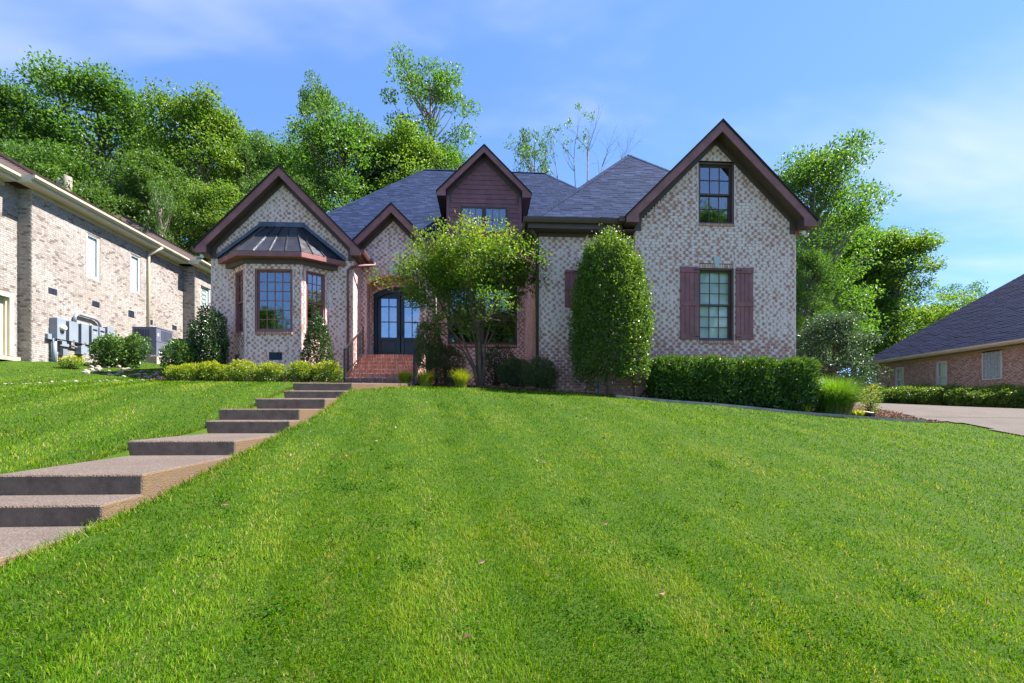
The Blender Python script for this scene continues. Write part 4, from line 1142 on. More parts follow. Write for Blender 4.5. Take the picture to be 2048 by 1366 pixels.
# ------------------------------------------------------------------ left neighbour
NX = -14.5
NH = thing('neighbour_house', (NX, 18, 1.9), 'tan brick neighbouring house with cream gutter at the left edge', 'house')
PN = Pieces(); nw = MB()
ncy = onx(63, 500, NX)[0]
nfy = onx(366, 600, NX)[0]
def tan_w(z, s): return 0.30 + 0.2 * math.sin(s * 1.7 + z * 2.3) + (0.3 if RNG.random() < 0.22 else 0)
NTOP = 7.42
def nyz(px, py, X=NX): return onx(px, py, X)
nwin = []
for (pa, pb, ta, tb, ba, bb_) in ((173.5, 199.5, 464, 469, 553, 557), (261, 281, 505, 509, 583, 586)):
    ya, yb = nyz(pa, 500)[0], nyz(pb, 500)[0]
    zt, zb_ = nyz(pa, ta)[1], nyz(pa, ba)[1]
    nwin.append((ya, yb, zb_, zt))
nvents = []
for (pa, pb, ta, ba) in ((96, 113.5, 575, 585), (184, 198.5, 600, 609), (256, 268, 621, 630), (297, 305, 638, 646), (344, 353, 651, 658)):
    ya, yb = nyz(pa, 600)[0], nyz(pb, 600)[0]
    nvents.append((ya, yb, nyz(pa, ba)[1] - .03, nyz(pa, ta)[1]))
MOD = dict(bl=0.2032, bh=0.0677)
brick_wall(PN, nw, (NX, 0, 0), UY, UX, lambda z: (ncy, nfy), 1.3, NTOP, [rect_hole(*w) for w in nwin] + [rect_hole(*v) for v in nvents], tan_w, rank=1.0, **MOD)
brick_wall(PN, nw, (0, ncy, 0), UX, -UY, lambda z: (NX - 0.42, NX), 1.3, NTOP, [], lambda z, s: 0.05 + 0.4 * (RNG.random() < 0.2), rank=1.2, **MOD)
gdy1, gdz0, gdz1 = onx(25, 600, NX - 0.42)[0], onx(25, 712, NX - 0.42)[1], onx(25, 588, NX - 0.42)[1]
brick_wall(PN, nw, (NX - 0.42, 0, 0), UY, UX, lambda z: (10, ncy), 1.2, NTOP, [rect_hole(gdy1 - 2.6, gdy1, 1.2, gdz1)], tan_w, rank=0.9, **MOD)
brick_wall(PN, nw, (0, nfy, 0), UX, -UY, lambda z: (NX, NX + 0.55), 1.5, NTOP, [], lambda z, s: 0.05 + 0.4 * (RNG.random() < 0.2), rank=0.8, **MOD)
sy0, sy1 = onx(401, 600, NX + .55)[0], onx(421, 600, NX + .55)[0]
sz0, sz1 = onx(401, 611, NX + .55)[1], onx(401, 568, NX + .55)[1]
brick_wall(PN, nw, (NX + 0.55, 0, 0), UY, UX, lambda z: (nfy, 30), 1.5, NTOP, [rect_hole(sy0, sy1, sz0, sz1)], tan_w, rank=0.7, **MOD)
nw.quad((NX + 0.55, 30, 1), (-26, 30, 1), (-26, 30, NTOP), (NX + 0.55, 30, NTOP)); nw.quad((NX - .42, 10, 0.5), (-26, 10, 0.5), (-26, 10, NTOP), (NX - .42, 10, NTOP))
nw_o = nw.build('wall', M['mortar_tan'], NH)
PN.build(nw_o, M['brick_tan'], 'brick', 'brickwork', 300)
for w in nwin:
    win = window(NH, (NX, 0, 0), UY, UX, *w, 1, 1, 0, M['white'], M['glass_blind'], 0.05, frame=0.045)
    MB().box((NX - 0.10, (w[0] + w[1]) / 2, (w[2] + w[3]) / 2), (0.01, w[1] - w[0] - .1, w[3] - w[2] - .1)).build('roller_shade', M['frosted'], win)
win = window(NH, (NX + .55, 0, 0), UY, UX, sy0, sy1, sz0, sz1, 1, 1, 0, M['white'], M['glass_blind'], 0.05, frame=0.04, label='leaded decorative glass window')
MB().box((NX + .55 - 0.10, (sy0 + sy1) / 2, (sz0 + sz1) / 2), (0.01, sy1 - sy0 - .1, sz1 - sz0 - .1)).build('textured_panel', M['frosted'], win)
lead = MB()
for k in range(5):
    zc_ = sz0 + (sz1 - sz0) * (k + 0.5) / 5
    lead.tube([(NX + .555 - .085, (sy0 + sy1) / 2 + 0.22 * math.cos(t), zc_ + 0.10 * math.sin(t)) for t in np.linspace(0, 6.28, 9)], 0.008, 4)
lead.build('leading', M['greydark'], win)
for v in nvents: vent(NH, (NX, 0, 0), UY, UX, *v, n=7)
# door with cream casing in the set-back part
cs = MB()
cs.box((NX - 0.42, gdy1 - 0.07, (gdz0 + gdz1) / 2), (0.10, 0.14, gdz1 - gdz0)).box((NX - 0.42, gdy1 - 1.3, gdz1 - 0.07), (0.10, 2.32, 0.14))
cs.box((NX - 0.52, gdy1 - 0.16, (gdz0 + gdz1) / 2 - .07), (0.12, 0.04, gdz1 - gdz0 - .14))
cs.build('door_casing', M['cream'], NH)
MB().box((NX - 0.56, gdy1 - 1.3, (gdz0 + gdz1) / 2 - 0.07), (0.04, 2.3, gdz1 - gdz0 - 0.14)).build('garage_door', M['cream'], NH)
MB().bb(NX - 0.55, NX - 0.30, 10.5, ncy - 0.02, gdz0 - 0.16, gdz0 - 0.03).build('threshold', M['concrete'], NH)
# eave: soffit, frieze, gutter, roof
ea = [(NX - 0.42, 8.0, ncy - 0.45), (NX, ncy - 0.45, nfy - 0.35), (NX + 0.55, nfy - 0.35, 31)]
for X, y0, y1 in ea:
    MB().bb(X - 0.02, X + 0.40, y0, y1, NTOP - 0.02, NTOP + 0.02).build('soffit', M['cream'], NH)
    MB().bb(X - 0.0, X + 0.03, y0 + .45, y1, NTOP - 0.16, NTOP - 0.022).build('frieze_board', M['cream'], NH)
    MB().bb(X + 0.38, X + 0.405, y0, y1, NTOP + 0.02, NTOP + 0.20).bb(X - .2, X + .405, y0 - .02, y0, NTOP - .02, NTOP + 0.2).build('fascia_board', M['cream'], NH)
    MB().prism([(X + .41, y0 - .02, NTOP + .21), (X + .53, y0 - .02, NTOP + .21), (X + .52, y0 - .02, NTOP + .14), (X + .47, y0 - .02, NTOP + .08), (X + .41, y0 - .02, NTOP + .08)], (0, y1 - y0, 0)).build('gutter', M['cream'], NH)
PNS = Pieces()
nr = MB()
for X, y0, y1 in ea:
    nr.add([(X + .45, y0, NTOP + .20), (X + .45, y1, NTOP + .20), (X - 5.6, y1, NTOP + .20 + 6.05 * .57), (X - 5.6, y0 + 3, NTOP + .20 + 6.05 * .57), (X - 11, y1, NTOP), (X - 11, y0, NTOP)], [(0, 1, 2, 3), (3, 2, 4, 5), (0, 3, 5)])
    S_ = nrm(V(-1, 0, .57)); N_ = V(.57, 0, 1) / math.hypot(.57, 1)
    shingle_plane(PNS, (X + .46, 0, NTOP + .20), UY, S_, N_, lambda v, y0=y0, y1=y1: (y0 + v * .42, y1), 6.9, None, wmin=0.25, wmax=0.5, expo=0.16)
nr_o = nr.build('roof', M['shingle_brown'], NH)
PNS.build(nr_o, M['shingle_brown'], 'shingle', 'shingles', 0)
dy = nyz(294, 600)[0]
dz = nyz(294, 505)[1]
MB().tube([(NX + .47, dy + .25, NTOP + .09), (NX + .40, dy + .15, NTOP - .05), (NX + .09, dy, NTOP - .30), (NX + .07, dy, NTOP - .45), (NX + .07, dy, 2.2)], 0.055, 8).build('downspout', M['cream'], NH)

# electrical boxes on the neighbour's wall
def wbox(name, pa, pb, ta, ba, dep, mat, label, extra=None, cat='electrical box'):
    ya, yb = onx(pa, 650, NX + dep)[0], onx(pb, 650, NX + dep)[0]
    zt, zb_ = onx((pa + pb) / 2, ta, NX + dep)[1], onx((pa + pb) / 2, ba, NX + dep)[1]
    t = thing(name, (NX + dep / 2, (ya + yb) / 2, zb_), label, cat, 'electrical boxes on the tan brick wall')
    MB().bb(NX + 0.013, NX + dep - .02, ya, yb, zb_, zt).build('body', mat, t, 0.006)
    c = MB().bb(NX + dep - .02, NX + dep, ya - .008, yb + .008, zb_ - .006, zt + .008).build('cover', mat, t, 0.006)
    if extra == 'meter':
        cy, cz = (ya + yb) / 2 + .02, zb_ + (zt - zb_) * .55
        mb = MB(); mb.tube([(NX + dep - .01, cy, cz), (NX + dep + .03, cy, cz), (NX + dep + .10, cy, cz), (NX + dep + .115, cy, cz)], [.10, .10, .085, .05], 14)
        mb.build('meter', M['lampglass'], t)
        MB().bb(NX + dep, NX + dep + .006, cy - .07, cy + .05, cz - .23, cz - .13).build('data_plate', M['greydark'], t)
    elif extra == 'plate':
        cy, cz = (ya + yb) / 2, zb_ + (zt - zb_) * .78
        MB().bb(NX + dep, NX + dep + .004, cy - .10, cy + .10, cz - .03, cz + .03).build('name_plate', M['blackplastic'], t)
        MB().bb(NX + dep, NX + dep + .004, cy - .03, cy + .03, cz - .14, cz - .09).build('sticker', M['white'], t)
    elif extra == 'latch':
        MB().bb(NX + dep, NX + dep + .012, (ya + yb) / 2 - .04, (ya + yb) / 2 + .04, zb_ + .03, zb_ + .06).build('latch', M['greydark'], t)
    return ya, yb, zb_, zt
wbox('electrical_box', 96.5, 105.5, 668, 678, 0.12, M['greybox'], 'smallest grey junction box, leftmost on the tan brick wall')
b1 = wbox('meter_box', 115, 131.6, 637, 678.5, 0.28, M['greybox'], 'tall grey meter box with round glass meter on the tan wall', 'meter')
b2 = wbox('electrical_box', 139, 156.4, 644, 683, 0.24, M['greybox'], 'grey electrical box just right of the round glass meter, curved pipe from its top', 'latch')
b3 = wbox('electrical_box', 163.5, 177.5, 649, 688, 0.24, M['greybox'], 'plain grey electrical box in the middle of the row, no name plate', 'latch')
b4 = wbox('electrical_box', 184, 196.4, 652, 689.5, 0.24, M['greybox'], 'grey electrical box with a black name plate, left of its slimmer twin', 'plate')
b5 = wbox('electrical_box', 199.5, 210, 655.5, 691, 0.18, M['greybox'], 'slim grey electrical box with black name plate, above the leafy shrub', 'plate')
b6 = wbox('electrical_box', 215.5, 228, 655, 673, 0.20, M['greybox'], 'short grey electrical box at the right end of the upper row', 'latch')
b7 = wbox('electrical_box', 121.5, 138, 683, 692.5, 0.16, M['greybox'], 'flat grey box below the glass meter, pipe leaving to the right')
b8 = wbox('electrical_box', 163, 178, 693, 709, 0.24, M['greybox'], 'low grey pull box hanging under the plain box', 'latch')
b9 = wbox('electrical_box', 127, 135, 698.5, 711, 0.18, M['greydark'], 'small dark grey box nearest the ground beside the thick pipe')
def conduit(pts, r, label, mat='greybox'):
    t = MB().tube(pts, r, 8).build('conduit', M[mat])
    tag(t, label, 'conduit', 'grey conduits on the tan brick wall')
yy = lambda p: nyz(p, 650)[0]
zz = lambda p, y: nyz(p, y)[1]
conduit([(NX + .10, yy(144), zz(144, 645)), (NX + .10, yy(144), zz(144, 634)), (NX + .10, yy(147), zz(147, 629.5)), (NX + .10, yy(152), zz(152, 628.5)), (NX + .10, yy(182), zz(182, 637)), (NX + .10, yy(189), zz(189, 641)), (NX + .10, yy(193), zz(193, 646)), (NX + .10, yy(195), zz(195, 654))], 0.05, 'curved grey conduit arching over the row of electrical boxes')
conduit([(NX + .16, (b1[0] + b1[1]) / 2 - .12, b1[2] + .01), (NX + .16, (b1[0] + b1[1]) / 2 - .12, 1.8)], 0.06, 'thick vertical grey conduit below the round glass meter')
conduit([(NX + .07, yy(99), zz(99, 676)), (NX + .07, yy(99), 1.8)], 0.022, 'thin vertical grey conduit dropping from the smallest box')
conduit([(NX + .09, b7[1] - .01, (b7[2] + b7[3]) / 2), (NX + .09, b8[0] + .02, b8[3] - .06)], 0.03, 'short sloping grey conduit between two low boxes')
conduit([(NX + .09, yy(190), zz(190, 690)), (NX + .09, yy(189), zz(189, 697)), (NX + .09, yy(186), zz(186, 700)), (NX + .09, b8[1] - .01, zz(180, 701))], 0.03, 'bent grey conduit joining the low pull box from above')

# air conditioners
def condenser(x0, x1, y0, y1, z0, z1, label, body, dark):
    t = thing('air_conditioner', ((x0 + x1) / 2, (y0 + y1) / 2, z0), label, 'air conditioner')
    MB().bb(x0, x1, y0, y1, z0, z1).build('body', body, t, 0.012)
    zm = z0 + (z1 - z0) * 0.52
    MB().bb(x0 - .012, x1 + .012, y0 - .012, y1 + .012, zm - .012, zm + .004).build('seam', body, t)
    MB().bb(x0 - .015, x1 + .015, y0 - .015, y1 + .015, z1 - 0.03, z1 + 0.006).build('top_cover', body, t, 0.006)
    g = MB().bb(x0 + .07, x1 - .28, y0 - .004, y0 + .002, zm + .05, z1 - .08).bb(x1 - .002, x1 + .004, y0 + .28, y1 - .07, zm + .05, z1 - .08).build('grille', dark, t)
    n = 9
    for k in range(n):
        x = x0 + .07 + (x1 - x0 - .35) * (k + .5) / n
        MB().bb(x - .012, x + .012, y0 - .022, y0 - .004, zm + .05, z1 - .08).build('slat', body, g)
        y = y0 + .28 + (y1 - y0 - .35) * (k + .5) / n
        MB().bb(x1 + .004, x1 + .022, y - .012, y + .012, zm + .05, z1 - .08).build('slat', body, g)
    MB().bb(x1, x1 + .006, y0 + .06, y0 + .14, zm + .2, zm + .32).build('sticker', M['white'], t)
    MB().bb(x1, x1 + .02, y0 + .12, y0 + .19, z0 + .12, z0 + .19).bb(x1, x1 + .02, y0 + .24, y0 + .31, z0 + .12, z0 + .19).build('valve', M['white'], t)
ACY = 19.5
ax0, ax1 = ax(264, ACY), ax(313, ACY)
acz0, acz1 = at(313, 712, ACY)[1], at(313, 654, ACY)[1]
condenser(ax0, ax1, ACY, onx(346, 660, ax1)[0], acz0, acz1, 'grey air conditioner unit on a concrete base beside the tan house', M['acbody'], M['acdark'])
pad = MB().bb(ax0 - .15, ax1 + .12, ACY - .15, ACY + 1.3, acz0 - 0.55, acz0 - 0.004).build('concrete_plinth', M['concrete'], None, 0.02)
tag(pad, 'rough concrete plinth under the grey air conditioner', 'plinth')
y2 = 21.6
condenser(ax(331, y2), ax(376, y2), y2, y2 + 0.9, at(360, 716, y2)[1], at(360, 678, y2)[1], 'dark teal air conditioner unit half hidden behind the grey one', M['teal'], M['acdark'])
pad2 = MB().bb(ax(331, y2) - .1, ax(376, y2) + .1, y2 - .1, y2 + 1.0, 1.9, at(360, 716, y2)[1] - .004).build('concrete_plinth', M['concrete'], None, 0.02)
tag(pad2, 'concrete plinth under the dark teal air conditioner', 'plinth')

# ------------------------------------------------------------------ right neighbour
RX = 21.5
RH = thing('neighbour_house', (RX, 20, 0.5), 'pinkish brick neighbouring house with a blue-black hip roof, at the right edge', 'house')
PR = Pieces(); rw = MB()
RTOP = 3.02
rwin = []
for pa, pb, ta, ba in ((1790, 1807.5, 735, 776), (1872, 1894, 723, 776)):
    yb, ya = onx(pa, 750, RX)[0], onx(pb, 750, RX)[0]
    rwin.append((ya, yb, onx(pa, ba + 10, RX)[1], onx(pa, ta, RX)[1]))
yb, ya = onx(1965, 730, RX)[0], onx(2004.5, 730, RX)[0]
rglass = (ya, yb, onx(1985, 759, RX)[1], onx(1985, 701, RX)[1])
RFAR = onx(1752, 780, RX)[0]
brick_wall(PR, rw, (RX, 0, 0), UY, -UX, lambda z: (9, RFAR), 0.2, RTOP, [rect_hole(*w) for w in rwin] + [rect_hole(*rglass)], lambda z, s: 0.28 + 0.35 * (RNG.random() < 0.3), rank=1.0, **MOD)
rw.quad((RX, RFAR, 0), (RX + 9, RFAR, 0), (RX + 9, RFAR, RTOP), (RX, RFAR, RTOP)); rw.quad((RX, 9, 0), (RX + 9, 9, 0), (RX + 9, 9, RTOP), (RX, 9, RTOP))
rw_o = rw.build('wall', M['mortar_tan'], RH)
PR.build(rw_o, M['brick_pink'], 'brick', 'brickwork', 0)
for w in rwin:
    win = window(RH, (RX, 0, 0), UY, -UX, *w, 1, 1, 1, M['white'], M['glass_blind'], 0.04, frame=0.07)
    MB().box((RX + 0.13, (w[0] + w[1]) / 2, (w[2] + w[3]) / 2), (0.01, w[1] - w[0] - .1, w[3] - w[2] - .1)).build('roller_shade', M['frosted'], win)
gbw = MB()
gbw.box((RX + .0, (rglass[0] + rglass[1]) / 2, rglass[3] - .02), (.06, rglass[1] - rglass[0], .05)).box((RX + .0, (rglass[0] + rglass[1]) / 2, rglass[2] + .02), (.06, rglass[1] - rglass[0], .05)).box((RX, rglass[0] + .02, (rglass[2] + rglass[3]) / 2), (.06, .05, rglass[3] - rglass[2] - .09)).box((RX, rglass[1] - .02, (rglass[2] + rglass[3]) / 2), (.06, .05, rglass[3] - rglass[2] - .09))
gbw_o = gbw.build('window', M['white'], RH); gbw_o['label'] = 'glass block window'
nby = max(5, int(round((rglass[1] - rglass[0] - .09) / 0.2))); nbz = max(5, int(round((rglass[3] - rglass[2] - .09) / 0.2)))
gbm = simple('glass_block', (0.30, 0.36, 0.40), 0.12, 0.25, 14, 0.5, 0.8, fine=25)
for i in range(nby):
    for j in range(nbz):
        hy, hz = (rglass[1] - rglass[0] - .09) / nby, (rglass[3] - rglass[2] - .09) / nbz
        MB().box((RX + .03, rglass[0] + .045 + (i + .5) * hy, rglass[2] + .045 + (j + .5) * hz), (.06, hy - .014, hz - .014)).build('glass_block', gbm, gbw_o, 0.008)
MB().bb(RX + .05, RX + .06, rglass[0], rglass[1], rglass[2], rglass[3]).build('mortar_grid', M['white'], gbw_o)
olive = simple('olive_trim', (0.30, 0.235, 0.125), 0.55, 0.08, 3, 0.05, 0.35)
MB().bb(RX - .03, RX - .012, 9, RFAR, RTOP - .13, RTOP - .0).build('frieze_board', olive, RH)
MB().bb(RX - .45, RX, 8.6, RFAR + .45, RTOP, RTOP + .03).build('soffit', olive, RH)
MB().bb(RX - .46, RX - .44, 8.6, RFAR + .45, RTOP + .03, RTOP + .15).build('fascia_board', M['white'], RH)
MB().prism([(RX - .465, 8.6, RTOP + .16), (RX - .58, 8.6, RTOP + .16), (RX - .57, 8.6, RTOP + .10), (RX - .53, 8.6, RTOP + .05), (RX - .465, 8.6, RTOP + .05)], (0, RFAR + .45 - 8.6, 0)).build('gutter', M['cream'], RH)
MB().tube([(RX - .5, RFAR + .3, RTOP + .08), (RX - .3, RFAR + .15, RTOP - .15), (RX - .05, RFAR - .06, RTOP - .35), (RX - .05, RFAR - .06, 0.4)], 0.05, 8).build('downspout', M['white'], RH)
rr = MB()
e0 = V(RX - .5, RFAR + .5, RTOP + .14)
rs, run = 0.83, 6.5
rr.add([(RX - .5, 8.5, RTOP + .14), tuple(e0), (RX - .5 + run, RFAR + .5 - run, RTOP + .14 + rs * run), (RX - .5 + run, 8.5, RTOP + .14 + rs * run), (RX - .5 + 2 * run, RFAR + .5, RTOP + .14), (RX - .5 + 2 * run, 8.5, RTOP + .14)], [(0, 1, 2, 3), (1, 4, 2), (3, 2, 4, 5)])
rr_o = rr.build('roof', M['shingle_blue'], RH)
PRS = Pieces()
S_ = nrm(V(1, 0, rs)); N_ = nrm(V(-rs, 0, 1)); lr = math.hypot(run, rs * run)
shingle_plane(PRS, (RX - .51, 0, RTOP + .14), UY, S_, N_, lambda v: (8.6, RFAR + .5 - run * v / lr), lr, None, wmin=0.2, wmax=0.4)
PRS.build(rr_o, M['shingle_blue'], 'shingle', 'shingles', 0)
PRC = Pieces(); caps(PRC, e0, (RX - .5 + run, RFAR + .5 - run, RTOP + .14 + rs * run)); PRC.build(rr_o, M['shingle_blue'], 'ridge_cap', 'ridge_caps', 0)
gm = thing('utility_box', onx(1905, 780, RX)[0:0] + (RX - .12, onx(1905, 780, RX)[0], 1.0), 'small grey utility box low on the pinkish brick wall', 'utility box')
uy = onx(1905, 780, RX)[0]
MB().bb(RX - .2, RX - .013, uy - .2, uy + .2, 1.05, 1.45).build('body', M['greybox'], gm, 0.01)
MB().bb(RX - .11, RX - .05, uy - .05, uy + .05, 0.4, 1.05).build('pipe', M['greydark'], gm)

# ------------------------------------------------------------------ small things on and by the house
def floodlight(x, y, z, label, heads):
    t = thing('floodlight', (x, y, z), label, 'floodlight', 'floodlights under the eaves')
    MB().tube([(x, y, z + .06), (x, y, z)], 0.05, 10).build('base', M['white'], t)
    for dx_, dy_, dz_ in heads:
        d = nrm(V(dx_, dy_, dz_)); p = V(x, y, z - .02) + d * .03
        MB().tube([p, p + d * .05, p + d * .11, p + d * .15], [.02, .03, .055, .062], 12).build('lamp_head', M['white'], t)
        MB().tube([p + d * .148, p + d * .16], [.058, .04], 12).build('lens', M['lampglass'], t)
fx, fzz = at(404, 508, 15.95)
floodlight(fx, 15.95, 5.25, 'twin white floodlight under the left eave corner, by the tan house', ((.45, -.8, -.35), (-.8, -.2, -.4)))
fx2 = ax(1605, 13.0)
floodlight(fx2, 13.05, 5.25, 'white floodlight under the right eave corner of the tall gable', ((-.2, -.85, -.3), (.85, -.1, -.35)))
bp = at(1198, 790, 13.1)[0]
tag(MB().tube([(bp, 13.2, gz(bp, 13.2) - .05), (bp, 13.2, at(1198, 762, 13.2)[1])], 0.026, 8).build('blue_pipe', M['bluepipe']), 'short blue pipe standing at the wall foot under the holly', 'pipe')
# corrugated drain pipe
dp0, dp1 = V(*at(1708, 812, 12.75)[:1], 12.75, 0), V(*at(1747, 828, 12.15)[:1], 12.15, 0)
dp0[2], dp1[2] = gz(dp0[0], dp0[1]) + .10, gz(dp1[0], dp1[1]) + .10
pts, rad = [], []
for k in range(41):
    f = k / 40; pts.append(dp0 + (dp1 - dp0) * f); rad.append(.062 + .008 * (k % 2))
tag(MB().tube(pts, rad, 12, False).build('drain_pipe', M['blackplastic']), 'black corrugated drain pipe ending on the mulch', 'drain pipe')
tw = MB().tube([at_ for at_ in (V(*at(1275, 0, 12.7)[:1], 12.7, gz(at(1275, 0, 12.7)[0], 12.7)), V(at(1296, 0, 12.75)[0], 12.75, at(1296, 775, 12.75)[1]))], 0.02, 6).build('soaker_pipe', M['blackplastic'])
tag(tw, 'short black pipe leaning at the mossy wall foot beside the holly', 'pipe')

# ------------------------------------------------------------------ plants
def unit(a): return a / (np.linalg.norm(a, axis=1, keepdims=True) + 1e-9)
def leaf_mesh(name, P, out, L, W, mat, rng, rnd, up=0.25, spread=0.9, fold=0.18, face=0.7):
    n = len(P)
    a = unit(out * 0.6 + rng.normal(0, spread, (n, 3)) * 0.6 + np.array([0, 0, up]))
    nn = unit(rng.normal(0, 0.6, (n, 3)) + out * face + np.array([0, 0, 0.55]))
    side = unit(np.cross(a, nn)); nn = np.cross(side, a)
    L = np.broadcast_to(L, n)[:, None] * rng.uniform(0.7, 1.25, (n, 1)); W = np.broadcast_to(W, n)[:, None] * rng.uniform(0.75, 1.2, (n, 1))
    v = np.empty((n, 4, 3))
    v[:, 0] = P
    v[:, 1] = P + a * L * 0.48 + side * W / 2 + nn * W * fold
    v[:, 2] = P + a * L - nn * L * 0.08
    v[:, 3] = P + a * L * 0.48 - side * W / 2 + nn * W * fold
    f = np.arange(4 * n).reshape(n, 4)
    return np_mesh(name, v.reshape(-1, 3), f, mat, {'rnd': np.repeat(np.clip(rnd, 0, 1), 4)})

def lump(d, rng, k=7, amp=0.14, w0=0.08, w1=0.35):
    """smooth random bumps over directions d"""
    r = np.zeros(len(d))
    for _ in range(k):
        c = rng.normal(0, 1, 3); c /= np.linalg.norm(c)
        r += rng.uniform(-1, 1) * np.exp(-((1 - d @ c) / rng.uniform(w0, w1)))
    return 1 + amp * r

def shrub(name, x, y, rx, ry, z0, z1, n, L, W, mat, label, cat, group=None, p=2.4, amp=0.14, seed=0, stems=4, shell=0.75, up=0.25, tip=0.35, face=0.4, bullet=None, nc=70, bump=0.16, thin=0.0, bark='bark_brown', base_z=None, gap=None):
    rng = np.random.default_rng(100 + seed)
    g = gz(x, y) if base_z is None else base_z
    t = thing(name, (x, y, g), label, cat, group)
    n = int(n)
    if bullet is None:
        d = unit(rng.normal(0, 1, (n, 3)))
        R = 1 / (np.abs(d) ** p).sum(1) ** (1 / p)
        pos = d * R[:, None]
    else:
        tt = rng.random(n) ** 0.9; ph = rng.uniform(0, 2 * math.pi, n)
        rr_ = bullet(tt)
        pos = np.c_[rr_ * np.cos(ph), rr_ * np.sin(ph), 2 * tt - 1]
        d = unit(pos * np.array([1, 1, 0.55]))
    lm = lump(d, rng, 9, amp)
    depth = np.where(rng.random(n) < shell, 1 - np.abs(rng.normal(0, 0.07, n)), rng.random(n) ** 0.45)
    su = unit(pos)                             # twig clumps bulge out, with crevices between them
    cc = su[rng.choice(n, nc, False)]
    ca = np.concatenate([np.max(su[i:i + 4000] @ cc.T, axis=1) for i in range(0, n, 4000)])
    an = np.arccos(np.clip(ca, -1, 1)); sc_ = math.sqrt(4 * math.pi / nc) * 0.62
    cl = 1 + bump * (0.55 - np.clip(an / sc_, 0, 1.3) ** 1.6)
    depth = depth * (1 + rng.normal(0, 0.045, n)) * np.where(rng.random(n) < 0.02, rng.uniform(1.04, 1.15, n), 1)
    pos = pos * (lm * cl * depth)[:, None] * np.array([1, 1, 1])
    if gap is not None:
        keep = rng.random(n) > gap(pos, rng); pos, d, depth = pos[keep], d[keep], depth[keep]
    P = np.c_[x + pos[:, 0] * rx, y + pos[:, 1] * ry, (z0 + z1) / 2 + pos[:, 2] * (z1 - z0) / 2]
    P[:, 2] = np.maximum(P[:, 2], ground(P[:, 0], P[:, 1]) + 0.02)
    n = len(P)
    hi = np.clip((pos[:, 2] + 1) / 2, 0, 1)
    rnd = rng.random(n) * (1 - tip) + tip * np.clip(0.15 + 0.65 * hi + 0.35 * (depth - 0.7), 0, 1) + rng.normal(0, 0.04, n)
    o = bpy.data.objects.new('foliage', leaf_mesh('foliage', P, d, L, W, M[mat], rng, rnd, up, face=face))
    link(o, t)
    mb = MB()
    for k in range(stems):
        a = rng.uniform(0, 6.28); r = rng.uniform(0.25, 0.6)
        b0 = V(x + rng.normal(0, 0.05) , y + rng.normal(0, 0.05), g - 0.05)
        tp = V(x + rx * r * math.cos(a), y + ry * r * math.sin(a), z0 + (z1 - z0) * rng.uniform(0.45, 0.85))
        mid = b0 * 0.5 + tp * 0.5 + V(0, 0, 0.1)
        mb.tube([b0, mid, tp], [0.022, 0.015, 0.006], 5)
    mb.build('stem', M[bark], t)
    return t

def zat(px, py, Y): return at(px, py, Y)[1]

# golden hedge shrubs below the bay
golds = [(335, 406, 729, 14.35), (404, 457, 726, 14.4), (455, 518, 725, 14.4), (513, 570, 726, 14.4), (572, 632, 723, 14.5), (625, 684, 725, 14.55)]
gl_lab = ['golden shrub at the left end of the row, in front of the dark hedge', 'golden shrub second from the left, in front of the camellia', 'golden shrub third from the left, below the bay window', 'golden shrub fourth from the left, under the blue wall vent', 'golden shrub in front of the clipped evergreen cone, left one of two', 'golden shrub at the right end of the row, next to the iron handrail']
for k, (a, b, t, Y) in enumerate(golds):
    xa, xb = ax(a, Y), ax(b, Y); xm = (xa + xb) / 2
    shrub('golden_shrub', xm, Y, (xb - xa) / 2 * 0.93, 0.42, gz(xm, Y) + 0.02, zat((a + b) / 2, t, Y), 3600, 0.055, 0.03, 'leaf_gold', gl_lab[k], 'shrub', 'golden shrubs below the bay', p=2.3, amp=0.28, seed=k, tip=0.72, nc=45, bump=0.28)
# evergreens by the bay
shrub('evergreen_cone', ax(635, 15.0), 15.0, 0.47, 0.42, gz(ax(635, 15.0), 15.0), zat(635, 636, 15.0), 7500, 0.065, 0.034, 'leaf_camellia', 'clipped evergreen cone in front of the bay, right side', 'shrub', seed=20, amp=0.10, bullet=lambda t: np.clip(1.0 - 0.72 * t ** 2.2, 0, 1) * np.sqrt(np.clip((1 - t) * 9, 0, 1)), face=0.5, shell=0.8, nc=110, bump=0.12)
shrub('camellia', ax(419, 15.4), 15.4, 0.53, 0.5, gz(ax(419, 15.4), 15.4) + .1, zat(419, 627, 15.4), 8000, 0.08, 0.042, 'leaf_camellia', 'tall glossy camellia at the left corner of the bay', 'shrub', seed=21, amp=0.28, p=2.2, shell=0.7)
shrub('dark_shrub', ax(366, 15.2), 15.2, 0.52, 0.45, gz(ax(366, 15.2), 15.2) + .05, zat(366, 685, 15.2), 5500, 0.075, 0.04, 'leaf_laurel', 'low dark green shrub left of the camellia', 'shrub', seed=22, amp=0.25, shell=0.7)
# by the electrical boxes
for k, (px, rw_, t, Y, lab) in enumerate(((216, 0.42, 669, 17.3, 'leafy shrub below the electrical boxes, left one of the pair'), (261, 0.46, 667, 17.9, 'leafy shrub left of the grey air conditioner, right one of the pair'))):
    X = ax(px, Y)
    shrub('leafy_shrub', X, Y, rw_, 0.4, gz(X, Y), zat(px, t, Y), 3400, 0.095, 0.045, 'leaf_laurel', lab, 'shrub', 'leafy shrubs by the tan wall', seed=30 + k, amp=0.45, shell=0.5, tip=0.5)
X = ax(143, 16.0)
shrub('yellow_shrub', X, 16.0, 0.27, 0.25, gz(X, 16.0), gz(X, 16.0) + 0.36, 1100, 0.06, 0.028, 'leaf_gold', 'tiny yellow shrub below the electrical boxes', 'shrub', seed=35, amp=0.4, shell=0.5, tip=0.9)
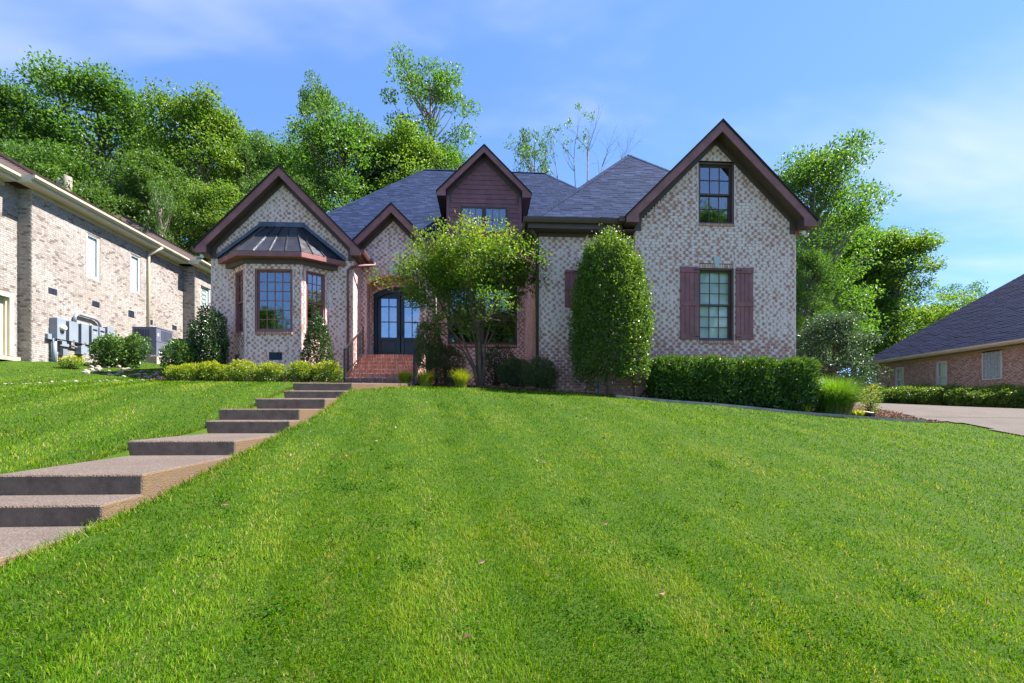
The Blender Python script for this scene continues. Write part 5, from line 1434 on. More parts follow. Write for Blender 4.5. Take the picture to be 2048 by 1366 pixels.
# entry planting
X = ax(858, 14.3)
shrub('nandina', X, 14.3, 0.36, 0.36, gz(X, 14.3) + 0.50, zat(858, 648, 14.3), 6000, 0.062, 0.024, 'leaf_nandina', 'upright nandina beside the brick steps, hiding the right door', 'shrub', seed=40, amp=0.25, shell=0.6, stems=9, p=3)
X = ax(893, 14.9)
shrub('dark_shrub', X, 14.9, 0.55, 0.5, gz(X, 14.9), zat(893, 683, 14.9), 5200, 0.065, 0.028, 'leaf_nandina', 'dark shrub between the nandina and the crape myrtle trunk', 'shrub', seed=41, amp=0.3, shell=0.6, stems=8)
X = ax(990, 15.4)
shrub('dark_shrub', X, 15.4, 0.6, 0.5, gz(X, 15.4), zat(990, 690, 15.4), 4200, 0.07, 0.03, 'leaf_camellia', 'dark shrub behind the crape myrtle trunk, below the wide window', 'shrub', seed=42, amp=0.35, shell=0.55, stems=6)
X = ax(1030, 13.9)
shrub('nandina', X, 13.9, 0.45, 0.4, gz(X, 13.9), zat(1030, 716, 13.9), 4600, 0.07, 0.024, 'leaf_nandina', 'low nandina left of the brown downspout', 'shrub', seed=43, amp=0.4, shell=0.55, stems=9)
X = ax(1080, 12.9)
shrub('nandina', X, 12.9, 0.40, 0.36, gz(X, 12.9), zat(1080, 722, 12.9), 4400, 0.065, 0.024, 'leaf_nandina', 'nandina in front of the wing corner, left of the holly', 'shrub', seed=44, amp=0.4, shell=0.5, stems=10)

# the big holly
X, Y = ax(1221, 12.25), 12.25
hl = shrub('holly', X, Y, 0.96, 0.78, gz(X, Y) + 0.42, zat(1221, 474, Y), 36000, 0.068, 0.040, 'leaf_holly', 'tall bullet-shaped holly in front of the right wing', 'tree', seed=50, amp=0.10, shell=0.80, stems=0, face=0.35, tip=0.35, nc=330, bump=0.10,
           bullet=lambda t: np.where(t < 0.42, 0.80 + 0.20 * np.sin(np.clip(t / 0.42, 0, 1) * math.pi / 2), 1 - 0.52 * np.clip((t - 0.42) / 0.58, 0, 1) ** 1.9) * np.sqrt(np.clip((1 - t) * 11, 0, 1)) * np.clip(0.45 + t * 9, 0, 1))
tb = MB(); g0 = gz(X, Y)
tb.tube([(X, Y, g0 - .1), (X - .02, Y, g0 + .35), (X + .02, Y, g0 + 1.2), (X, Y, g0 + 3.2)], [.11, .095, .08, .03], 9)
for k in range(16):
    a = k * 2.4; z_ = g0 + 0.35 + 0.16 * k
    tb.tube([(X, Y, z_), (X + .35 * math.cos(a), Y + .3 * math.sin(a), z_ + .25), (X + .8 * math.cos(a), Y + .6 * math.sin(a), z_ + .55)], [.035, .025, .008], 5)
tb.build('trunk', M['bark_brown'], hl)

# laurel hedge of four
lau = [(1301, 1378, 712, 'laurel hedge plant nearest the holly, first of four'), (1372, 1462, 711, 'second laurel hedge plant, below the left shutter'), (1455, 1546, 713, 'third laurel hedge plant, below the right shutter'), (1540, 1624, 715, 'last laurel hedge plant, at the house corner by the ornamental grass')]
for k, (a, b, t, lab) in enumerate(lau):
    Y = 12.42; xa, xb = ax(a, Y), ax(b, Y); xm = (xa + xb) / 2
    shrub('laurel', xm, Y, (xb - xa) / 2 * 0.95, 0.42, gz(xm, Y) + 0.06, zat((a + b) / 2, t + 9, Y), 6600, 0.125, 0.046, 'leaf_laurel', lab, 'shrub', 'laurel hedge along the right wing', p=5.5, amp=0.05, seed=60 + k, shell=0.72, up=0.45, tip=0.45, stems=9, nc=110, bump=0.10)

# hedge of the right neighbour
hp = [(1757, 34, 776, 'rounded hedge shrub at the far end of the driveway hedge'), (1800, 36, 774, 'driveway hedge shrub second from the far end, below the small window'), (1845, 34, 773, 'driveway hedge shrub left of the taller white window'), (1883, 30, 773, 'driveway hedge shrub below the taller white window'), (1943, 33, 775, 'large driveway hedge shrub right of the grey utility box'), (1992, 26, 773, 'driveway hedge shrub below the glass block window'), (2036, 34, 775, 'driveway hedge shrub cut by the right picture edge')]
for k, (px, hw, t, lab) in enumerate(hp):
    Xh = 19.9; Yh = onx(px, 800, Xh)[0]; dpt = Xh * SY_ + Yh * CY_
    r = hw * dpt / F_PX
    shrub('hedge_shrub', Xh, Yh, 0.75, max(0.75, r * 1.15), gz(Xh, Yh), (HORIZON - t) / F_PX * dpt, 5200, 0.085, 0.045, 'leaf_holly', lab, 'shrub', 'hedge shrubs along the driveway', p=2.6, amp=0.2, seed=70 + k, stems=4, shell=0.8, nc=60, bump=0.2)
X = ax(1741, 12.7)
shrub('small_shrub', X, 12.7, 0.20, 0.2, gz(X, 12.7) + .05, zat(1741, 773, 12.7), 1100, 0.055, 0.025, 'leaf_gold', 'small sparse shrub standing behind the black drain pipe', 'shrub', seed=80, amp=0.3, shell=0.4, tip=0.1, stems=6)

# blade clumps
def blades(name, x, y, n, r0, L0, L1, lean0, lean1, w, mat, parent, seed, curve=1.0, droop=0.35, rnd0=None, zb=None, zmax=1.0):
    rng = np.random.default_rng(seed)
    ph = rng.uniform(0, 6.283, n); r = r0 * np.sqrt(rng.random(n))
    bx, by = x + r * np.cos(ph), y + r * np.sin(ph)
    bz = ground(bx, by) - 0.01 if zb is None else np.full(n, zb)
    az = ph + rng.normal(0, 0.5, n)
    lean = rng.uniform(lean0, lean1, n) * np.clip(0.25 + r / r0, 0, 1.2)
    L = rng.uniform(L0, L1, n)
    dirh = np.c_[np.cos(az), np.sin(az), np.zeros(n)]
    sd = np.c_[-np.sin(az), np.cos(az), np.zeros(n)]
    segs = 5
    v = np.empty((n, segs + 1, 2, 3))
    p = np.c_[bx, by, bz]
    ang = np.zeros(n)
    for s in range(segs + 1):
        f = s / segs
        wd = w * (1 - f) ** 0.6 * (0.6 + 0.4 * min(1, f * 4)) + 0.0006
        v[:, s, 0] = p - sd * wd / 2; v[:, s, 1] = p + sd * wd / 2
        ang = lean * (f ** curve) * 1.25 + droop * f ** 2 * lean
        p = p + (dirh * np.sin(ang)[:, None] + np.array([0, 0, 1]) * np.cos(ang)[:, None]) * (L / segs)[:, None]
    base_i = (np.arange(n) * (segs + 1) * 2)[:, None, None]
    f = np.array([[2 * s, 2 * s + 1, 2 * s + 3, 2 * s + 2] for s in range(segs)])[None]
    rnd = np.repeat(np.clip(rng.normal(0.5, 0.25, n), 0, 1), (segs + 1) * 2)
    me = np_mesh(name, v.reshape(-1, 3), (f + base_i).reshape(-1, 4), M[mat], {'rnd': rnd})
    o = bpy.data.objects.new(name, me); link(o, parent)
    return o
for k, (px, hw, Y, t, lab) in enumerate(((811, 20, 12.95, 742, 'golden sweet flag tuft nearest the brick steps, smallest of three'), (851, 25, 12.85, 741, 'golden sweet flag tuft in the middle of three'), (922, 27, 12.75, 738, 'golden sweet flag tuft in front of the crape myrtle trunk'))):
    X = ax(px, Y); g0 = gz(X, Y)
    t_ = thing('sweet_flag', (X, Y, g0), lab, 'grass tuft', 'golden sweet flag tufts')
    hgt = zat(px, t, Y) - g0
    blades('blades', X, Y, 900, hw * Y / F_PX * 0.45, hgt * 0.70, hgt * 1.2, 0.25, 1.25, 0.011, 'blade_gold', t_, 200 + k)
X, Y = ax(1664, 11.98 + .45), 12.43
og = thing('ornamental_grass', (X, Y, gz(X, Y)), 'big bright green ornamental grass clump with dry straw at its foot', 'grass')
blades('blades', X + .02, Y, 4600, 0.42, 0.60, 1.20, 0.45, 1.55, 0.011, 'blade_grass', og, 210, 1.1)
blades('dry_blades', X + .02, Y - .10, 650, 0.36, 0.22, 0.48, 0.3, 1.6, 0.009, 'blade_dry', og, 211)
X, Y = ax(1610, 12.2), 12.2
hs = thing('leafy_perennial', (X, Y, gz(X, Y)), 'light green leafy perennial tucked between laurel and ornamental grass', 'plant')
blades('leaves', X, Y, 70, 0.14, 0.22, 0.36, 0.3, 1.0, 0.055, 'blade_gold', hs, 212)
X, Y = ax(1716, 12.35), 12.35
hs = thing('leafy_perennial', (X, Y, gz(X, Y)), 'small yellow-green perennial at the start of the drain pipe', 'plant')
blades('leaves', X, Y, 60, 0.12, 0.16, 0.26, 0.3, 1.0, 0.05, 'blade_gold', hs, 213)

# crape myrtle
def branch(mb, p0, d0, L, r0, depth, rng, tips, spread=0.55, upb=0.35, kids=(2, 3), sides=6, wob=0.12, shrink=(0.6, 0.8)):
    pts, rad = [p0], [r0]
    d = d0; p = p0; seg = 4
    for s in range(seg):
        d = nrm(d + rng.normal(0, wob, 3) + V(0, 0, upb * 0.15))
        p = p + d * L / seg
        pts.append(p); rad.append(r0 * (1 - 0.42 * (s + 1) / seg))
    mb.tube(pts, rad, sides, True, False)
    if depth == 0:
        tips.append((p, d)); tips.append((pts[2], d)); return
    if depth <= 2: tips.append((pts[3], d))
    for k in range(rng.integers(kids[0], kids[1] + 1)):
        dd = nrm(d + rng.normal(0, spread, 3) + V(0, 0, upb))
        branch(mb, p if k < 2 else pts[3], dd, L * rng.uniform(*shrink), rad[-1] * 0.72, depth - 1, rng, tips, spread, upb, kids, max(4, sides - 1), wob, shrink)

def clumps(tips, rng, n_per, rad, flat=0.6):
    P, out = [], []
    for p, d in tips:
        n = rng.poisson(n_per)
        if n == 0: continue
        q = rng.normal(0, 1, (n, 3)); q = unit(q) * (rng.random((n, 1)) ** 0.45)
        q = q * np.array([1, 1, flat]) * rad * rng.uniform(0.65, 1.3)
        P.append(p + q); out.append(unit(q + np.array([0, 0, 0.25 * rad])))
    return np.concatenate(P), np.concatenate(out)

rng = np.random.default_rng(5)
X, Y = ax(962, 13.55), 13.55
cg = gz(X, Y)
cm = thing('crape_myrtle', (X, Y, cg), 'multi-stemmed crape myrtle with yellow-green crown in front of the entrance wall', 'tree')
mb = MB(); tips = []
for k, (dx_, dy_, h_, r_) in enumerate(((-1.1, -.1, 2.1, .042), (-.6, .35, 2.4, .05), (-.2, -.3, 2.5, .055), (.15, .2, 2.5, .048), (.5, -.2, 2.3, .040), (-1.4, .25, 1.9, .032))):
    b0 = V(X + .05 * dx_, Y + .06 * dy_, cg - .05)
    m1 = V(X + .16 * dx_, Y + .16 * dy_, cg + .55)
    e1 = V(X + .55 * dx_, Y + .6 * dy_, cg + h_ * .80)
    mb.tube([b0, m1, (m1 + e1) / 2 + V(rng.normal(0, .04), 0, 0), e1], [r_ * 1.15, r_, r_ * .85, r_ * .65], 7)
    for j in range(3):
        branch(mb, e1 if j else (m1 + e1) / 2, nrm(V(dx_ * .75 + rng.normal(0, .35), dy_ + rng.normal(0, .5), 1.1)), 0.85, r_ * .6, 3, rng, tips, 0.50, 0.28, (2, 3), 5, 0.10, (0.62, 0.86))
mb.build('trunk', M['bark_brown'], cm)
keep = []
for p, d in tips:
    # crown silhouette: wide flat-topped fan, thin below
    cx_ = (p[0] - (X - .35)) / 2.45; top_z = 5.70 - 1.1 * cx_ ** 2
    if abs(cx_) < 1.05 and p[2] < top_z and p[2] > 2.3 + 0.6 * abs(cx_): keep.append((p, d))
for k in range(330):       # outer fan of the crown
    a = rng.uniform(-1, 1); z_ = rng.uniform(0.25, 1.0)
    p = V(X - .25 + 1.98 * a, Y + rng.uniform(-.9, .9), 3.4 + (5.45 - 0.95 * a * a - 3.4) * z_)
    keep.append((p, V(a, 0, 1)))
for k in range(9):         # low limb reaching over the doors
    keep.append((V(-2.55 + rng.uniform(-.5, .5), 13.7 + rng.uniform(-.5, .3), rng.uniform(3.55, 4.05)), V(-1, 0, .3)))
for k in range(12):        # dark growth climbing by the wing corner
    keep.append((V(1.15 + rng.uniform(-.35, .25), 13.3 + rng.uniform(-.4, .1), rng.uniform(4.0, 5.1)), V(1, 0, .3)))
for k in range(150):       # darker leaves low inside the fan
    keep.append((V(X - .25 + rng.normal(0, .75), Y + rng.uniform(-.7, .8), rng.uniform(2.3, 4.3)), V(0, 0, 1)))
P, out = clumps(keep, rng, 26, 0.27, 0.55)
m_ = P[:, 1] < 16.4; P, out = P[m_], out[m_]
if len(P) > 25000:
    s_ = rng.choice(len(P), 25000, False); P, out = P[s_], out[s_]
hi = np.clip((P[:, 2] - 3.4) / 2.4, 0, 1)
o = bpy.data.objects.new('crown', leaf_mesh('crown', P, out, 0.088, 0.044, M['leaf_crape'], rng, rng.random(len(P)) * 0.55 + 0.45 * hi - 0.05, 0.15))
link(o, cm)
# twigs that reach the crown fan
tw = MB()
for p, d in keep[-501:]:
    q = min(tips, key=lambda t: np.linalg.norm(t[0] - p) + (0.6 if t[0][2] > p[2] + .1 else 0))[0]
    if np.linalg.norm(q - p) < 1.6: tw.tube([q, (p + q) / 2 + V(0, 0, -.05), p], [.010, .007, .004], 4, True, False)
tw.build('twigs', M['bark_brown'], cm)['kind'] = 'stuff'

# ------------------------------------------------------------------ trees
def tree_meshes(seed, H, R, cb, n_cl, per, leaf, mat, bark, shape='round', sparse=False, lean=0.0, clr=1.0):
    """trunk and crown meshes in local coordinates, base at the origin"""
    rng = np.random.default_rng(seed)
    mb = MB()
    tr_ = []
    x = y = 0.0
    N = 9
    for k in range(N):
        f = k / (N - 1)
        x += rng.normal(0, 0.10) + lean * 0.15; y += rng.normal(0, 0.10)
        tr_.append(V(x, y, H * 0.88 * f))
    rr0 = 0.012 * H + 0.06
    mb.tube(tr_, [rr0 * (1 - 0.88 * k / (N - 1)) + 0.02 for k in range(N)], 9, True, False)
    def trunk_at(z):
        f = min(max(z / (H * 0.88), 0), 0.999) * (N - 1); i = int(f); return tr_[i] * (1 - f + i) + tr_[min(i + 1, N - 1)] * (f - i)
    P, out = [], []
    for k in range(n_cl):
        f = rng.random() ** 0.85
        z_ = H * (cb + (1 - cb) * f)
        if shape == 'round': prof = math.sqrt(max(0.02, 1 - (2 * f - 0.85) ** 2 / 1.4))
        elif shape == 'tall': prof = 0.55 + 0.45 * math.sin(f * 3.1)
        else: prof = 1 - 0.75 * f
        a = rng.uniform(0, 6.283); rad = R * prof * math.sqrt(rng.uniform(0.08, 1.0)) * rng.uniform(0.8, 1.15)
        c = trunk_at(z_) + V(rad * math.cos(a), rad * math.sin(a), rng.normal(0, 0.3))
        zb_ = max(H * cb * 0.75, z_ - 0.55 * rad - 0.08 * H)
        b0 = trunk_at(zb_)
        if rng.random() < (0.9 if sparse else 0.5):
            mid = b0 * 0.45 + c * 0.55 + V(0, 0, -0.12 * rad)
            mb.tube([b0, mid, c], [0.012 * H * 0.35 + 0.01, 0.028, 0.010], 5, True, False)
        cr = clr * rng.uniform(0.65, 1.25)
        n = rng.poisson(per)
        q = unit(rng.normal(0, 1, (n, 3))) * (rng.random((n, 1)) ** 0.38) * np.array([1, 1, 0.55]) * cr
        q[:, 2] -= 0.10 * (q[:, 0] ** 2 + q[:, 1] ** 2) / cr
        P.append(c + q); out.append(unit(q + V(0, 0, 0.3)))
    P, out = np.concatenate(P), np.concatenate(out)
    rnd = np.clip(rng.normal(0.5, 0.27, len(P)), 0, 1)
    return mb.mesh('trunk', M[bark]), leaf_mesh('crown', P, out, leaf, leaf * 0.62, M[mat], rng, rnd, 0.0, spread=1.0, face=0.5)

KIN = {
    'a': tree_meshes(301, 18.0, 3.9, 0.24, 150, 190, 0.20, 'leaf_tree', 'bark', clr=1.2),
    'b': tree_meshes(302, 19.0, 3.6, 0.26, 150, 190, 0.20, 'leaf_tree', 'bark', 'tall', clr=1.2),
    'c': tree_meshes(303, 17.0, 3.7, 0.20, 150, 185, 0.20, 'leaf_yellow', 'bark', clr=1.15),
    'd': tree_meshes(304, 16.0, 4.4, 0.14, 180, 180, 0.20, 'leaf_tree', 'bark', clr=1.25),
    'e': tree_meshes(315, 20.0, 3.2, 0.50, 58, 150, 0.20, 'leaf_tree', 'bark_pale', 'round', True, 0.5, clr=0.95),
    'f': tree_meshes(306, 14.0, 3.6, 0.10, 150, 180, 0.20, 'leaf_dark', 'bark', clr=1.15),
    'g': tree_meshes(307, 15.0, 3.7, 0.16, 200, 150, 0.19, 'leaf_tree', 'bark_pale', 'round', True, clr=1.1),
    'h': tree_meshes(308, 6.0, 2.1, 0.04, 80, 190, 0.15, 'leaf_blue', 'bark', clr=0.8),
    'i': tree_meshes(309, 12.0, 2.2, 0.35, 46, 70, 0.20, 'leaf_tree', 'bark_pale', 'tall', True, clr=0.75),
}
def put_tree(kind, px, top, Y, w_px, label, rot=0.0, group='trees of the wood behind the houses', name='tree', X=None, H=None, sc=None):
    x = ax(px, Y) if X is None else X
    g = gz(x, Y)
    tm, cmh = KIN[kind]
    zs = np.array([v.co[2] for v in tm.vertices]).max()
    topz = max(v.co[2] for v in cmh.vertices)
    h = (zat(px, top, Y - 0.40 * w_px * Y / F_PX / 2) - g) if H is None else H
    sz = h / topz
    ext = max(abs(v.co[0]) for v in list(cmh.vertices)[::7])
    sxy = (w_px * Y / F_PX / 2 / ext) if sc is None else sc
    t = thing(name, (x, Y, g - 0.2), label, 'tree', group)
    t.rotation_euler = (0, 0, rot); t.scale = (sxy, sxy, sz)
    for nm, me in (('trunk', tm), ('crown', cmh)):
        o = bpy.data.objects.new(nm, me); COL.objects.link(o); o.parent = t
    return t
put_tree('a', 30, 118, 31, 290, 'tall green tree at the left picture edge above the tan house roof', 0.3)
put_tree('b', 205, 104, 33, 270, 'tallest tree of the left wood, behind the tan house, forked pale trunk', 1.2)
put_tree('c', 402, 155, 33, 240, 'tall slim-topped tree left of the bay gable peak, third from the left', 2.2)
put_tree('f', 300, 262, 29, 230, 'dark lower tree in front of the tallest left tree', 0.9)
put_tree('d', 100, 258, 29, 250, 'bushy yellow-green tree right above the tan house roof', 2.9)
put_tree('g', 495, 245, 36, 170, 'thin tree with open top between the slim-topped tree and the bay gable', 0.5)
put_tree('e', 640, 122, 37, 150, 'tree with a sparse high crown standing alone left of centre', 2.6)
put_tree('d', 690, 190, 34, 330, 'broad bright tree above the left end of the main roof', 0.4)
put_tree('c', 815, 232, 36, 240, 'bright tree directly left of the dormer peak', 1.7)
put_tree('e', 880, 92, 38, 240, 'tallest airy tree left of the dormer, with curved pale limb', 4.2)
put_tree('f', 565, 300, 31, 230, 'dark tree behind the bay gable peak', 3.9)
put_tree('c', 430, 335, 28, 190, 'yellow-green tree left of the bay gable, in front of the wood', 5.0)
put_tree('i', 330, 345, 26, 90, 'slender vine-clad tree just above the tan house gutter', 1.0)
put_tree('f', 205, 330, 27, 200, 'dark low tree behind the cut trunks', 5.5)
put_tree('f', 20, 300, 36, 240, 'dark tree behind the tree at the left picture edge', 2.0)
put_tree('f', 760, 300, 38, 260, 'dark tree behind the broad bright tree', 0.2)
put_tree('a', 330, 225, 42, 260, 'distant tree seen between the two left tall trees', 4.4)
put_tree('a', 540, 265, 44, 260, 'distant tree behind the thin open-topped tree', 3.1)
put_tree('a', 905, 268, 42, 170, 'distant tree behind the dormer roof', 5.9)
put_tree('i', 1062, 248, 40, 110, 'small sparse tree just right of the dormer', 2.0)
put_tree('g', 1632, 250, 27, 320, 'tall open tree right of the tall brick gable', 0.0, 'trees between the right-hand houses')
put_tree('c', 1795, 440, 31, 250, 'yellow-green tree left of the blue-black roof', 0.8, 'trees between the right-hand houses')
put_tree('i', 1928, 553, 38, 130, 'sparse tree top peeping over the blue-black roof', 0.6, 'trees between the right-hand houses')
put_tree('h', 1675, 600, 21.5, 200, 'dense blue-green bushy tree at the right house corner', 0.0, 'trees between the right-hand houses')
put_tree('a', 1612, 470, 24, 130, 'yellow-green tree hugging the right corner of the brick house', 2.5, 'trees between the right-hand houses')
put_tree('f', 1715, 500, 34, 240, 'dark tree in the gap between the right-hand houses', 1.1, 'trees between the right-hand houses')
put_tree('f', 1860, 585, 37, 240, 'dark low tree behind the blue-black roof', 2.1, 'trees between the right-hand houses')
put_tree('a', 1700, 425, 32, 230, 'mid-green tree filling the gap below the tall open tree', 1.9, 'trees between the right-hand houses')
put_tree('d', 1655, 395, 36, 240, 'broad tree half hidden behind the tall open tree', 4.0, 'trees between the right-hand houses')
put_tree('b', 465, 232, 42, 270, 'distant tall tree behind the slim-topped tree', 2.4)
put_tree('f', 130, 200, 42, 290, 'distant dark tree between the two leftmost tall trees', 3.3)
put_tree('d', 605, 252, 44, 280, 'distant broad tree below the sparse high crown', 0.7)
# trees across the street, mirrored in the windows
for k, (x, y, kd, h, lab) in enumerate(((-22, -18, 'a', 13.5, 'tree across the street, seen only in the left window reflections'), (-34, -20, 'd', 19, 'broad tree across the street mirrored in the bay window'), (2, -19, 'c', 16, 'tree across the street mirrored in the wide window'), (20, -17, 'b', 23, 'tall tree across the street mirrored in the gable window'))):
    put_tree(kd, 0, 0, y, 0, lab, k * 1.3, 'trees across the street', X=x, H=h, sc=1.0)

# bare tree behind the roof
rng = np.random.default_rng(77)
bx, by = ax(1168, 35), 35
bg = gz(bx, by)
bt_ = thing('bare_tree', (bx, by, bg), 'half-dead bare tree with thin pale branches above the right roof valley', 'tree')
mb = MB(); tips = []
ztop = zat(1180, 218, 35)
for px_, top_, r_, L_ in ((1062, 330, .030, 1.2), (1112, 332, .034, 1.3), (1148, 318, .04, 1.5), (1176, 300, .055, 1.9), (1204, 335, .04, 1.8), (1234, 342, .036, 2.1)):
    xe, ze = at(px_, top_, 35)
    dx_ = xe - bx
    m_ = V(bx + dx_ * .6, by, bg + (ze - bg) * .6)
    mb.tube([(bx + dx_ * .2, by, bg - .2), m_, (xe, by, ze)], [r_ * 1.6, r_, r_ * .7], 6)
    for j in range(4):
        branch(mb, V(xe, by, ze) if j < 2 else m_ * .15 + V(xe, by, ze) * .85, nrm(V(dx_ * .22 + rng.normal(0, .4), rng.normal(0, .3), 1)), L_ * rng.uniform(.75, 1.1), r_ * .55, 4, rng, tips, 0.42, 0.06, (2, 3), 4, 0.10, (0.5, 0.72))
mb.build('trunk', M['bark'], bt_)
sel = [t for t in tips if t[0][0] < bx + 0.5 and rng.random() < 0.05]
P, out = clumps(sel, rng, 9, 0.25)
o = bpy.data.objects.new('crown', leaf_mesh('crown', P, out, 0.17, 0.11, M['leaf_tree'], rng, rng.random(len(P)), 0.0)); link(o, bt_)
# two cut trunks behind the tan house
for k, (px, t, r_, lab) in enumerate(((121, 358, .16, 'shorter cut tree trunk above the tan house roof, left of two'), (135, 352, .20, 'taller cut tree trunk above the tan house roof, right of two'))):
    Yc = 26.0; x = ax(px, Yc); g0 = gz(x, Yc); zt = zat(px, t, Yc)
    mb = MB().tube([(x, Yc, g0 - .2), (x + .02, Yc, (g0 + zt) / 2), (x, Yc, zt - .05), (x + .02, Yc, zt)], [r_ * 1.15, r_, r_ * .95, r_ * .8], 9)
    tag(mb.build('cut_trunk', M['bark_pale']), lab, 'tree trunk', 'cut trunks behind the tan house')

# ------------------------------------------------------------------ stones in the swale, mulch chips
rng = np.random.default_rng(9)
sp = []
for _ in range(34):
    f = rng.random(); x = -12.2 + 3.0 * f + rng.normal(0, .12); y = 11.6 + 2.6 * f + rng.normal(0, .14); sp.append((x, y, rng.uniform(.018, .045)))
for _ in range(80):
    px = rng.uniform(160, 345); Yq = rng.uniform(15.2, 17.6); x = ax(px, Yq); sp.append((x, Yq, rng.uniform(.03, .085)))
ico_v = np.array([[0, 0, 1], [.89, 0, .45], [.28, .85, .45], [-.72, .53, .45], [-.72, -.53, .45], [.28, -.85, .45], [.72, .53, -.45], [-.28, .85, -.45], [-.89, 0, -.45], [-.28, -.85, -.45], [.72, -.53, -.45], [0, 0, -1]])
ico_f = np.array([[0, 1, 2], [0, 2, 3], [0, 3, 4], [0, 4, 5], [0, 5, 1], [1, 6, 2], [2, 7, 3], [3, 8, 4], [4, 9, 5], [5, 10, 1], [6, 7, 2], [7, 8, 3], [8, 9, 4], [9, 10, 5], [10, 6, 1], [11, 7, 6], [11, 8, 7], [11, 9, 8], [11, 10, 9], [11, 6, 10]])
sv, sf = [], []
for k, (x, y, r) in enumerate(sp):
    v = ico_v * (1 + rng.normal(0, .14, (12, 1))) * np.array([rng.uniform(.9, 1.6), rng.uniform(.8, 1.3), rng.uniform(.5, .8)]) * r
    a = rng.uniform(0, 6.28); c_, s_ = math.cos(a), math.sin(a)
    v = np.c_[v[:, 0] * c_ - v[:, 1] * s_, v[:, 0] * s_ + v[:, 1] * c_, v[:, 2]]
    sv.append(v + np.array([x, y, gz(x, y) + r * .35])); sf.append(ico_f + 12 * k)
so = bpy.data.objects.new('stones', np_mesh('stones', np.concatenate(sv), np.concatenate(sf), M['rock'])); link(so)
tag(so, 'loose pale stones scattered along the swale by the tan house', 'stones', kind='stuff')
n = 60000
x, y = rng.uniform(-9.4, 12.2, n), rng.uniform(10.4, 16.2, n)
k_ = in_bed(x, y) & (y < np.interp(x, EX, EY) + 2.0); x, y = x[k_], y[k_]
n = len(x)
P = np.c_[x, y, ground(x, y) + 0.03 + rng.uniform(0, .015, n)]
co = bpy.data.objects.new('bark_chips', leaf_mesh('bark_chips', P, unit(np.c_[rng.normal(0, 1, (n, 2)), np.zeros(n)]), 0.06, 0.025, M['chip'], rng, rng.random(n), 0.05, 0.5, 0.1, 0.1)); link(co)
tag(co, 'brown bark chips covering the beds', 'mulch', kind='stuff')

# ------------------------------------------------------------------ lawn
def is_lawn(x, y):
    e = np.interp(x, EX, EY)
    wl_, wr_ = -4.20 + 0.03 * (y - 3.9), -2.98 + 0.03 * (y - 3.9)
    main = (x > -9.4) & (x < drive_left(y) - 0.02) & (y < e - 0.02)
    left = (x <= -9.4) & (x > -14.4) & (y < 19 + (-9.4 - x)) | (x <= -14.4) & (x > -22) & (y < 15.6)
    onwalk = (x > wl_ + 0.02) & (x < wr_ - 0.02) & (y < 14.4)
    land = (y > 10.3) & (x > -4.4) & (x < np.interp(y, [10.3, 10.8, 12.2, 13.3, 14.6], [-2.8, -2.45, -1.95, -1.75, -1.9])) & (y < 14.6)
    ac = (x > -13.9) & (x < -12.3) & (y > 19.2) & (y < 23)
    return (main | left) & ~onwalk & ~land & ~ac
rng = np.random.default_rng(3)
N = 625000
r = 1.3 * (24 / 1.3) ** (rng.random(N) ** 0.90)
th = rng.uniform(-1.15, 1.12, N)
x, y = r * np.sin(th), r * np.cos(th)
k_ = is_lawn(x, y); x, y, r = x[k_], y[k_], r[k_]
n = len(x)
# slow patchiness: mowing passes with their sheen painted in, thin spots, straw
def wav(x, y, s, seed):
    q = np.random.default_rng(seed); o_ = np.zeros(len(x))
    for _ in range(7):
        a = q.uniform(0, 6.28); k = q.uniform(0.5, 1.6) * s
        o_ += np.sin(k * (x * math.cos(a) + y * math.sin(a)) + q.uniform(0, 6.28))
    return o_ / 7 ** 0.5
big, mid_, fine = wav(x, y, 0.8, 1), wav(x, y, 3.0, 2), wav(x, y, 11.0, 4)
lane = (x * 0.98 + y * 0.18 + 0.07 * big)            # mower lanes run straight up the slope
ph_ = (lane / 0.72) % 2.0
stripe = np.tanh(6 * np.sin(ph_ * math.pi))
edge_l = np.exp(-((((lane / 0.72) % 1.0) - 0.5) / 0.11) ** 2)
straw = (rng.random(n) < 0.035 + 0.34 * edge_l * np.clip(0.6 + 0.5 * mid_, 0, 1) + 0.16 * np.clip(mid_ - 0.8, 0, 1) + 0.22 * np.clip(wav(x, y, 6.0, 8) - 1.0, 0, 1)).astype(float)
rnd = 0.42 + 0.09 * stripe * np.clip(0.8 + 0.4 * mid_, 0.2, 1.4) + 0.06 * big + 0.08 * mid_ + 0.07 * fine + rng.normal(0, 0.15, n)  # stripe term: light and dark of leaning blades put into their colour
rnd = np.where(straw > 0, rng.uniform(0.68, 0.98, n), np.clip(rnd, 0.02, 0.72))
L = rng.uniform(0.020, 0.050, n) * (1 + 0.16 * fine + 0.10 * mid_) * np.clip(0.9 + 0.012 * r, 0.9, 1.15)
w = np.clip(0.0022 + 0.00055 * r, 0.003, 0.012) * rng.uniform(0.8, 1.3, n)
az = rng.uniform(0, 6.283, n)
ln = np.c_[np.cos(az), np.sin(az)] * rng.uniform(0.15, 0.75, (n, 1)) + np.c_[stripe * -0.18, stripe * 0.98] * 0.30
fa = rng.uniform(0, 6.283, n)
sd = np.c_[np.cos(fa), np.sin(fa), np.zeros(n)]
B = np.c_[x, y, ground(x, y) - 0.004]
v = np.empty((n, 5, 3))
h1 = np.c_[ln * L[:, None] * 0.35, L * 0.58]
h2 = np.c_[ln * L[:, None] * 1.05, L * (1 - 0.25 * np.linalg.norm(ln, axis=1))]
v[:, 0], v[:, 1] = B - sd * w[:, None] / 2, B + sd * w[:, None] / 2
v[:, 2], v[:, 3] = B + h1 + sd * w[:, None] * 0.42, B + h1 - sd * w[:, None] * 0.42
v[:, 4] = B + h2
me = bpy.data.meshes.new('grass')
